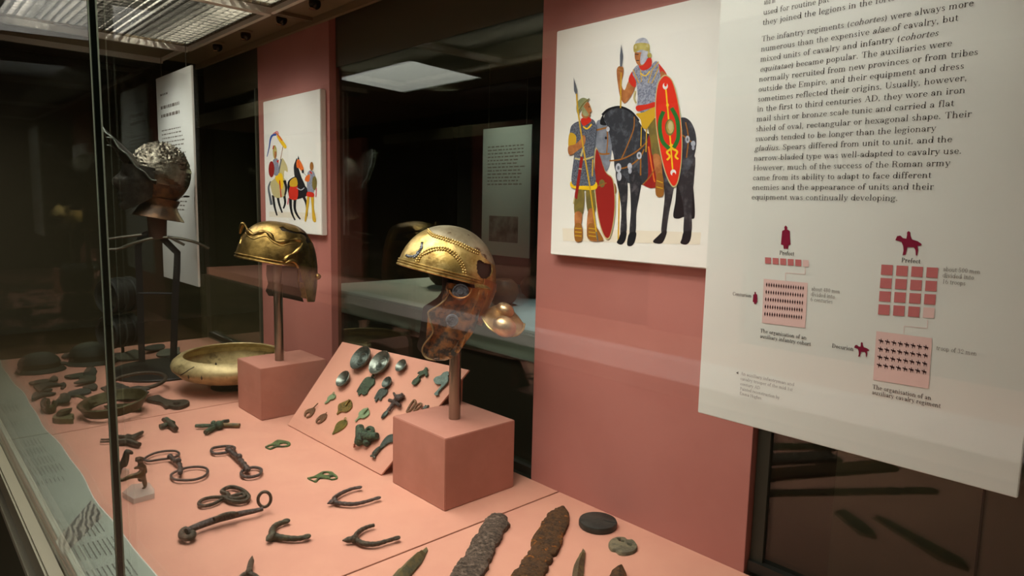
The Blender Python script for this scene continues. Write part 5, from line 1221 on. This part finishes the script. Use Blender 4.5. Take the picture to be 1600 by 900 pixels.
ridged([ext(*ZC(*q[:2])) if len(q) == 2 else Vector((q[2], q[3], BZ)) for q in [(1130,367),(1142,380),(1138,450),(1132,520),(0,0,-.425,.475),(0,0,-.445,.465),(1070,505),(1080,460),(1105,410)]], .014, .005, 'spike', mat('brown_spike', (84, 66, 46), .7, .2, (110, 96, 60), 60, .42, .6, .8, 140), 'narrow brown pointed spike right of the rusty blade', 'spike', 'iron spikes at the bottom edge', amt=.0006)
ridged([ext(*ZC(*q[:2])) if len(q) == 2 else Vector((q[2], q[3], BZ)) for q in [(1345,463),(1355,475),(1372,509),(1400,640),(1230,640),(1295,500),(1325,480)]], .018, .008, 'spike', RUST, 'short brown spike tip below the small pierced disc', 'spike', 'iron spikes at the bottom edge', amt=.001)
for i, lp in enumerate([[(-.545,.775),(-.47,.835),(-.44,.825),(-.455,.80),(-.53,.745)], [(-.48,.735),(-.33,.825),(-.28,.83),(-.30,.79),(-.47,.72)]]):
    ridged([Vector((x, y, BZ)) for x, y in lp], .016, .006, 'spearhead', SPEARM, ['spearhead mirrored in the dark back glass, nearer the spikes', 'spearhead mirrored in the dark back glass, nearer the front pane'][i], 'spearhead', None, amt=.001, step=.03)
P = B(934, 822); k = depth(P)/F; r = 29.5*k; vb = VB(P)
t = thing('disc', P, 'thick dark grey disc with a cracked edge by the foot of the salmon upright', 'disc')
m = MB(); m.lathe([(0, .0003), (r*.97, .0003), (r, .002), (r, .0105), (r*.98, .0130), (r*.93, .0138), (0, .0134)], P, n=56, jit=.008); m.build('body', DISCM, t)
m = MB(); e = [P+Zv*.0142+vb.R*x*r+Zv.cross(vb.R)*y*r for x, y in ((.30,.02),(.5,-.06),(.7,-.12),(.97,-.10),(.97,-.16),(.72,-.2),(.5,-.12))]; m.slab([e], Zv, .0006); m.build('crack', mat('crack_black', (26, 26, 24), .8), t)
m = MB(); lp = [B(*ZC(x, y), .007) for x, y in [(1275,322),(1290,298),(1330,284),(1370,288),(1385,300),(1410,298),(1432,318),(1440,340),(1425,362),(1385,375),(1340,374),(1318,358),(1290,350)]]
m.slab([smooth(lp, 3, True), [B(*ZC(x, y), .007) for x, y in [(1326,294),(1345,292),(1352,306),(1366,308),(1362,316),(1338,310)]], [B(*ZC(x, y), .007) for x, y in [(1380,320),(1400,324),(1412,330),(1402,338),(1386,332)]]], Zv, .0067, .3)
tag(m.build('pierced_disc', DISCP), 'small pale corroded disc pierced by two slots, below the thick dark disc', 'disc')

INS[0] = .0005
# ------------------------------------------------------------------ sloping board with harness fittings
BLp, BRp = Vector((-1.835, .834, BZ+.0003)), Vector((-1.347, .843, BZ+.0003))
TLp = pl(535, 534, (0, 0, 1.075), Zv); TRp = pl(733, 578, (0, 0, 1.080), Zv)
nb = (BRp-BLp).cross(TLp-BLp).normalized()
if nb.dot(CAM-BLp) < 0: nb = -nb
TRp = pl(733, 578, BLp, nb)
t = thing('sloping_board', (BLp+BRp)/2, 'salmon sloping board set with rows of bronze harness fittings', 'display board')
m = MB(); m.slab([[BLp+nb*.004, BRp+nb*.004, TRp, TLp]], nb, .004, .2); m.build('face', SALMON, t)
m = MB(); ins = .03; q = []
for P_, Q_ in ((BLp, TLp), (BRp, TRp)):
    s_ = (BRp-BLp).normalized()*(ins if P_ is BLp else -ins); q += [P_+s_+Vector((0, .025, .0)), Q_+s_-nb*.008-Zv*.008, Vector((Q_.x, min(Q_.y, 1.09), BZ+.0003))+s_]
m.add([q[0], q[1], q[2], q[3], q[4], q[5]], [(0, 1, 2), (3, 5, 4), (0, 3, 4, 1), (1, 4, 5, 2), (0, 2, 5, 3)]); m.build('wedge', SALMONB, t)
ub = (TRp-TLp).normalized(); wb = nb.cross(ub).normalized()
wb = wb if wb.z > 0 else -wb
def D(px, py, h=0): return pl(px, py, BLp+nb*(.004+h), nb)
HF = 'bronze harness fittings pinned to the sloping board'
def bslab(lp, zf, h, mt, lb, name='harness_pendant', holes=[], cat='harness fitting', extra=None):
    c = D(*zf(*lp[0])); 
    l = [smooth([D(*zf(x, y), h) for x, y in lp], 2, True)]+[smooth([D(*zf(x, y), h) for x, y in hh], 2, True) for hh in holes]
    if not extra: return tag(MB().slab(l, nb, h-.0004, .45).build(name, mt), lb, cat, HF)
    t = thing(name, c, lb, cat, HF); MB().slab(l, nb, h-.0004, .45).build('plate', mt, t)
    for nm, fn in extra:
        m = MB(); fn(m); m.build(nm, mt, t)
    return t
def bdisc(px, py, rpx, prof, mt, lb, name='phalera', extra=None):
    P = D(px, py); r = rpx*depth(P)/F; t = thing(name, P, lb, 'harness disc', HF)
    m = MB(); m.lathe([(a_*r, b_*r) for a_, b_ in prof], P+nb*.0004, nb, 44, ub); m.build('disc', mt, t)
    if extra: m = MB(); extra(m, P, r); m.build('stud', mt, t)
    return t
DISH = [(0, .30), (.10, .30), (.16, .22), (.30, .16), (.42, .16), (.48, .22), (.54, .18), (.75, .26), (.88, .40), (.97, .46), (1.0, .42), (.95, .28), (.7, .0), (0, .0)]
CUP = [(0, .12), (.3, .14), (.6, .26), (.85, .48), (.96, .56), (1.0, .52), (.9, .3), (.6, .0), (0, 0)]
bdisc(*ZG(288, 172), 20.5, DISH, GREYMET, 'large silvery dished disc at the top left of the sloping board')
bdisc(*ZG(512, 228), 21, DISH, SILVER, 'large silvery dished disc right of the top left one on the sloping board')
bdisc(*ZG(748, 252), 11, CUP, SILVER, 'small silvery cup disc right of the two large discs on the sloping board')
bdisc(*ZG(78, 412), 14, CUP, SILVER, 'medium silvery cup disc at the left edge of the sloping board', extra=lambda m, P, r: m.tube([P+nb*r*.15, P+nb*r*.62-wb*r*.9], r*.04, 6))
bslab([(400,372),(412,400),(408,440),(370,480),(335,520),(320,560),(285,578),(262,570),(255,555),(232,580),(215,575),(222,545),(200,540),(230,480),(262,430),(300,380),(350,362)], ZG, .0034, GREENB, 'three toed dark pendant hanging from the second large disc', extra=[('loop', lambda m: m.tube([D(*ZG(385, 368), .006), D(*ZG(402, 345), .009)], .004, 8))])
bdisc(*ZG(580, 445), 9.8, CUP, GREYMET, 'small cup disc above a toothed pendant in the middle of the sloping board')
bslab([(555,500),(562,530),(540,575),(500,600),(488,635),(465,640),(460,610),(430,655),(412,645),(428,615),(405,620),(440,550),(475,505),(520,495)], ZG, .0034, GREYMET, 'toothed grey pendant below the small cup disc in the middle of the sloping board')
bslab([(1010,248),(1030,262),(1022,285),(1032,310),(1030,340),(1008,365),(1000,330),(968,345),(935,365),(940,395),(905,440),(880,460),(850,450),(845,435),(870,395),(905,372),(920,350),(940,330),(912,325),(935,300),(985,285)], ZG, .0045, GREENB, 'slim jointed pendant right of the small cup disc on the sloping board')
bslab([(1212,318),(1240,305),(1278,300),(1284,340),(1270,350),(1280,385),(1265,430),(1210,490),(1160,545),(1160,575),(1125,583),(1110,565),(1125,545),(1160,510),(1195,455),(1160,455),(1120,440),(1102,400),(1130,365),(1190,345)], ZG, .004, mat('blue_green_metal', (108, 124, 114), .5, .5, (80, 96, 88), 90), 'broad pale pendant with a curved tail beside the steel post')
t = thing('strap_mount', D(*ZG(660, 640)), 'cross shaped dark mount with a spoon tip on the sloping board', 'harness fitting', HF)
m = MB(); m.tube([D(*ZG(x, y), .007) for x, y in ((740,585),(700,610),(660,655),(610,715),(575,765))], [.006, .010, .008, .005, .006], 9); m.tube([D(*ZG(x, y), .008) for x, y in ((588,640),(650,660),(715,705))], .005, 8); m.tube([D(*ZG(x, y), .009) for x, y in ((638,555),(655,585),(690,600))], [.003, .004, .006], 8); m.tube([D(*ZG(x, y), .009) for x, y in ((752,572),(725,600))], .007, 8); m.ell(D(*ZG(690, 612), .010), ub*.012, wb*.010, nb*.008); m.build('body', BRONZEP, t)
m = MB(); m.ell(D(*ZG(534, 805), .003), (ub*.35+wb*.9)*.014, (ub*.9-wb*.35)*.008, nb*.003); m.build('spoon_tip', GREYMET, t)
t = thing('loop_pair', D(*ZG(870, 710)), 'pair of joined bronze loops above the front block edge on the sloping board', 'harness fitting', HF)
m = MB(); m.tube(smooth([D(*ZG(x, y), .005) for x, y in ((795,775),(830,705),(875,645),(895,665),(870,720),(830,765))], 4, True), .0034, 8, True); m.build('loop', BROWNB, t)
m = MB(); m.tube(smooth([D(*ZG(x, y), .006) for x, y in ((880,755),(910,705),(950,680),(962,695),(930,735),(900,758))], 4, True), .0032, 8, True); m.build('loop', BROWNB, t)
bslab([(965,745),(990,715),(1010,690),(1015,705),(1042,692),(1030,720),(1000,740),(985,735)], ZG, .006, GREYMET, 'tiny star shaped mount right of the joined loops', 'star_mount')
rl = lambda zf, x, y, r: (lambda m: m.tube([D(*zf(x, y), .007)+(ub*math.cos(a_)+wb*math.sin(a_))*r for a_ in [2*math.pi*i/18 for i in range(18)]], r*.32, 7, True))
rb2 = lambda zf, pts, r: (lambda m: m.tube([D(*zf(x, y), .006) for x, y in pts], r, 8))
bslab([(575,105),(580,140),(550,165),(520,170),(505,190),(470,212),(462,202),(490,175),(495,145),(525,118),(550,105)], ZH, .0035, LTGREEN, 'small pale green pendant at the left of the sloping board', extra=[('loop', rl(ZH, 562, 98, .0032))])
bslab([(240,345),(245,310),(275,275),(320,260),(350,250),(357,275),(345,310),(312,350),(270,365),(262,355),(300,335),(305,315),(285,308),(262,325),(255,350)], ZH, .0032, BROWNB, 'brown crescent pendant, leftmost on the sloping board', 'crescent_pendant', extra=[('stem', rb2(ZH, ((345,258),(370,232),(393,208)), .0016))])
bslab([(365,415),(370,385),(400,350),(440,322),(480,318),(485,345),(465,385),(425,415),(385,428),(380,420),(415,402),(420,385),(398,382),(382,400),(378,418)], ZH, .0032, BROWNB, 'brown crescent pendant, lower and right of the leftmost crescent', 'crescent_pendant', extra=[('stem', rb2(ZH, ((472,325),(488,305)), .0014))])
bslab([(760,205),(755,250),(725,285),(690,303),(650,298),(628,305),(600,330),(592,320),(608,290),(605,250),(620,215),(660,195),(720,170),(740,165)], ZH, .003, GILT, 'round leaf pendant with brassy patches, second row of the sloping board', 'leaf_pendant', extra=[('ridge', rb2(ZH, ((735,170),(712,195),(690,230)), .003))])
bslab([(940,275),(945,320),(920,350),(880,372),(850,368),(820,385),(800,408),(790,395),(815,370),(830,345),(832,310),(870,275),(910,258)], ZH, .003, LTGREEN, 'round green leaf pendant right of the brassy round one', 'leaf_pendant', extra=[('ridge', rb2(ZH, ((935,262),(905,290),(885,315)), .003))])
bslab([(705,400),(700,440),(665,480),(610,515),(575,530),(550,545),(545,535),(565,500),(580,450),(610,410),(650,390),(690,385)], ZH, .003, mat('brassy_leaf', (150, 132, 64), .4, .6, (104, 104, 60), 60), 'long brassy leaf pendant low on the sloping board', 'leaf_pendant', extra=[('loop', rl(ZH, 688, 376, .0035))])
t = thing('bull_head_mount', D(*ZH(900, 570)), 'thick dark bull head shaped mount low on the sloping board', 'harness fitting', HF)
m = MB(); m.tube([D(*ZH(x, y), .011) for x, y in ((845,465),(850,510),(862,560),(850,610),(812,650))], [.011, .0125, .015, .015, .009], 11); m.build('muzzle', GREENB, t)
m = MB(); m.tube([D(*ZH(x, y), .011) for x, y in ((870,560),(930,575),(985,568),(1035,560))], [.011, .013, .012, .008], 11); m.ball(D(*ZH(920, 635), .009), .010); m.build('body', GREENB, t)
m = MB(); m.tube(smooth([D(*ZH(x, y), .010) for x, y in ((905,540),(920,500),(950,475),(982,485),(985,515),(962,538),(940,520))], 4), .0055, 9); m.build('curl', GREENB, t)
m = MB(); m.tube([D(*ZH(x, y), .008) for x, y in ((800,640),(786,660),(788,680))], .003, 8); m.build('snout_ring', mat('coppery_ring', (140, 80, 60), .4, .7), t)
t = thing('curved_pendant', D(*ZH(1130, 650)), 'curved grey blade shaped pendant partly behind the front block', 'harness fitting', HF)
m = MB(); m.slab([smooth([D(*ZH(x, y), .005) for x, y in [(1240,545),(1190,540),(1140,560),(1095,610),(1065,660),(1058,690),(1080,692),(1120,660),(1170,630),(1240,625)]], 3, True)], nb, .0045, .4); m.build('blade', GREYMET, t)
m = MB(); m.tube([D(*ZH(x, y), .006) for x, y in ((1065,690),(1040,712),(1005,755),(985,790))], [.005, .006, .007, .004], 8); m.tube([D(*ZH(x, y), .006) for x, y in ((965,780),(990,770),(1010,800))], .003, 8); m.build('toothed_end', GREYMET, t)

INS[0] = .0012
# ------------------------------------------------------------------ neighbouring case seen through the back glass
SY = 1.7; e0 = YP(790, 510, SY); sz = e0.z
t = thing('display_case', (-2.0, 2.15, 0), 'dim neighbouring showcase with a pale shelf behind the back glass', 'display case')
MB().box((-3.4, SY+.03, 0), (-1.0, 2.7, sz-.12)).build('plinth', DARK, t)
MB().bbox((-3.4, SY, sz-.11), (-1.0, SY+.06, sz-.012), .004).build('shelf_front', mat('pale_grey_front', (140, 146, 146), .5), t)
MB().bbox((-3.4, SY+.01, sz-.012), (-1.0, 2.7, sz), .003).build('shelf', mat('pale_blue_shelf', (168, 184, 194), .5), t)
MB().box((-3.4, 2.68, sz), (-1.0, 2.7, 2.2)).build('backing', DARK, t)
MB().box((-3.4, SY, 2.2), (-1.0, 2.7, 2.23)).build('canopy', OLIVE, t)
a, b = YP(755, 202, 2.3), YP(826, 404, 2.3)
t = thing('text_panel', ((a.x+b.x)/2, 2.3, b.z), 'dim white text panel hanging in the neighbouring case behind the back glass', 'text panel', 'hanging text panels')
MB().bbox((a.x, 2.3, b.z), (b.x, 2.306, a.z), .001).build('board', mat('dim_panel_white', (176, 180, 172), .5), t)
m = MB(); zz = a.z-.09
for r_ in range(12):
    x = a.x+.04
    while x < b.x-.05-random.uniform(0, .05):
        w = random.uniform(.012, .035); m.flat([(x, 2.2994, zz), (x+w, 2.2994, zz), (x+w, 2.2994, zz-.006), (x, 2.2994, zz-.006)]); x += w+.008
    zz -= .017
m.build('printed_text', mat('light_grey_ink', (120, 112, 104), .7), t, norm=False)
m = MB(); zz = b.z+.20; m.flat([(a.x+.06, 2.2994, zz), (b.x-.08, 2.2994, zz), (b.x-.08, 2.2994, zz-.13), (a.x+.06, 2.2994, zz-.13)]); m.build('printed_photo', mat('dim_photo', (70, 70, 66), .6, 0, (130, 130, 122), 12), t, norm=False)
hang_wires(t, [Vector((a.x+.04, 2.303, a.z)), Vector((b.x-.04, 2.303, a.z))], 2.2)
POT = mat('brown_pot', (118, 82, 60), .6, 0, (86, 60, 46), 20)
def pot(px, py, y, r, lb):
    P = YP(px, py, y); P.z = sz+.0005
    tag(MB().lathe([(0, 0), (r*.45, 0), (r*.8, r*.35), (r, r*.85), (r*.90, r*1.25), (r*.66, r*1.52), (r*.5, r*1.6), (r*.46, r*1.58), (r*.40, r*1.4), (0, r*1.3)], P, n=36).build('clay_pot', POT), lb, 'pot', 'brown clay pots in the neighbouring case')
pot(785, 480, 2.05, .075, 'round brown clay pot behind the neck of the front helmet')
pot(832, 468, 2.35, .065, 'small brown clay pot beside the edge of the big salmon upright')
pot(690, 450, 2.3, .08, 'dim brown clay pot in the neighbouring case hidden by the front helmet')

# ------------------------------------------------------------------ opposite showcase behind the camera, mirrored in the front glass
t = thing('display_case', (-1.2, -1.9, 0), 'opposite showcase with a pale label rail, seen only mirrored in the front glass', 'display case')
MB().box((-6.2, -2.5, 0), (.4, -1.64, .84)).build('plinth', OLIVE, t)
for a_, b_ in ((-5.5, -4.75), (-3.4, -2.9), (-2.0, -1.5)): MB().bbox((a_, -2.45, .90), (b_, -2.40, 2.0), .003).build('back_panel', SALMONW, t)
m = MB(); m.add([(-3.6, -1.60, .905), (.4, -1.60, .905), (.4, -1.625, .968), (-3.6, -1.625, .968), (-3.6, -1.64, .84), (.4, -1.64, .84), (.4, -1.70, .968), (-3.6, -1.70, .968)], [(0, 1, 2, 3), (4, 5, 1, 0), (3, 2, 6, 7), (4, 7, 6, 5), (0, 3, 7, 4), (1, 5, 6, 2)]); m.build('label_rail', mat('pale_pink_rail', (232, 214, 206), .5), t)
MB().box((-6.2, -2.5, .84), (.4, -1.70, .90)).build('deck', SALMON, t)
MB().box((-6.2, -2.5, .90), (.4, -2.46, 2.1)).build('backing', DARK, t)
MB().box((-6.2, -2.5, 2.1), (.4, -1.64, 2.2)).build('canopy', OLIVE, t)
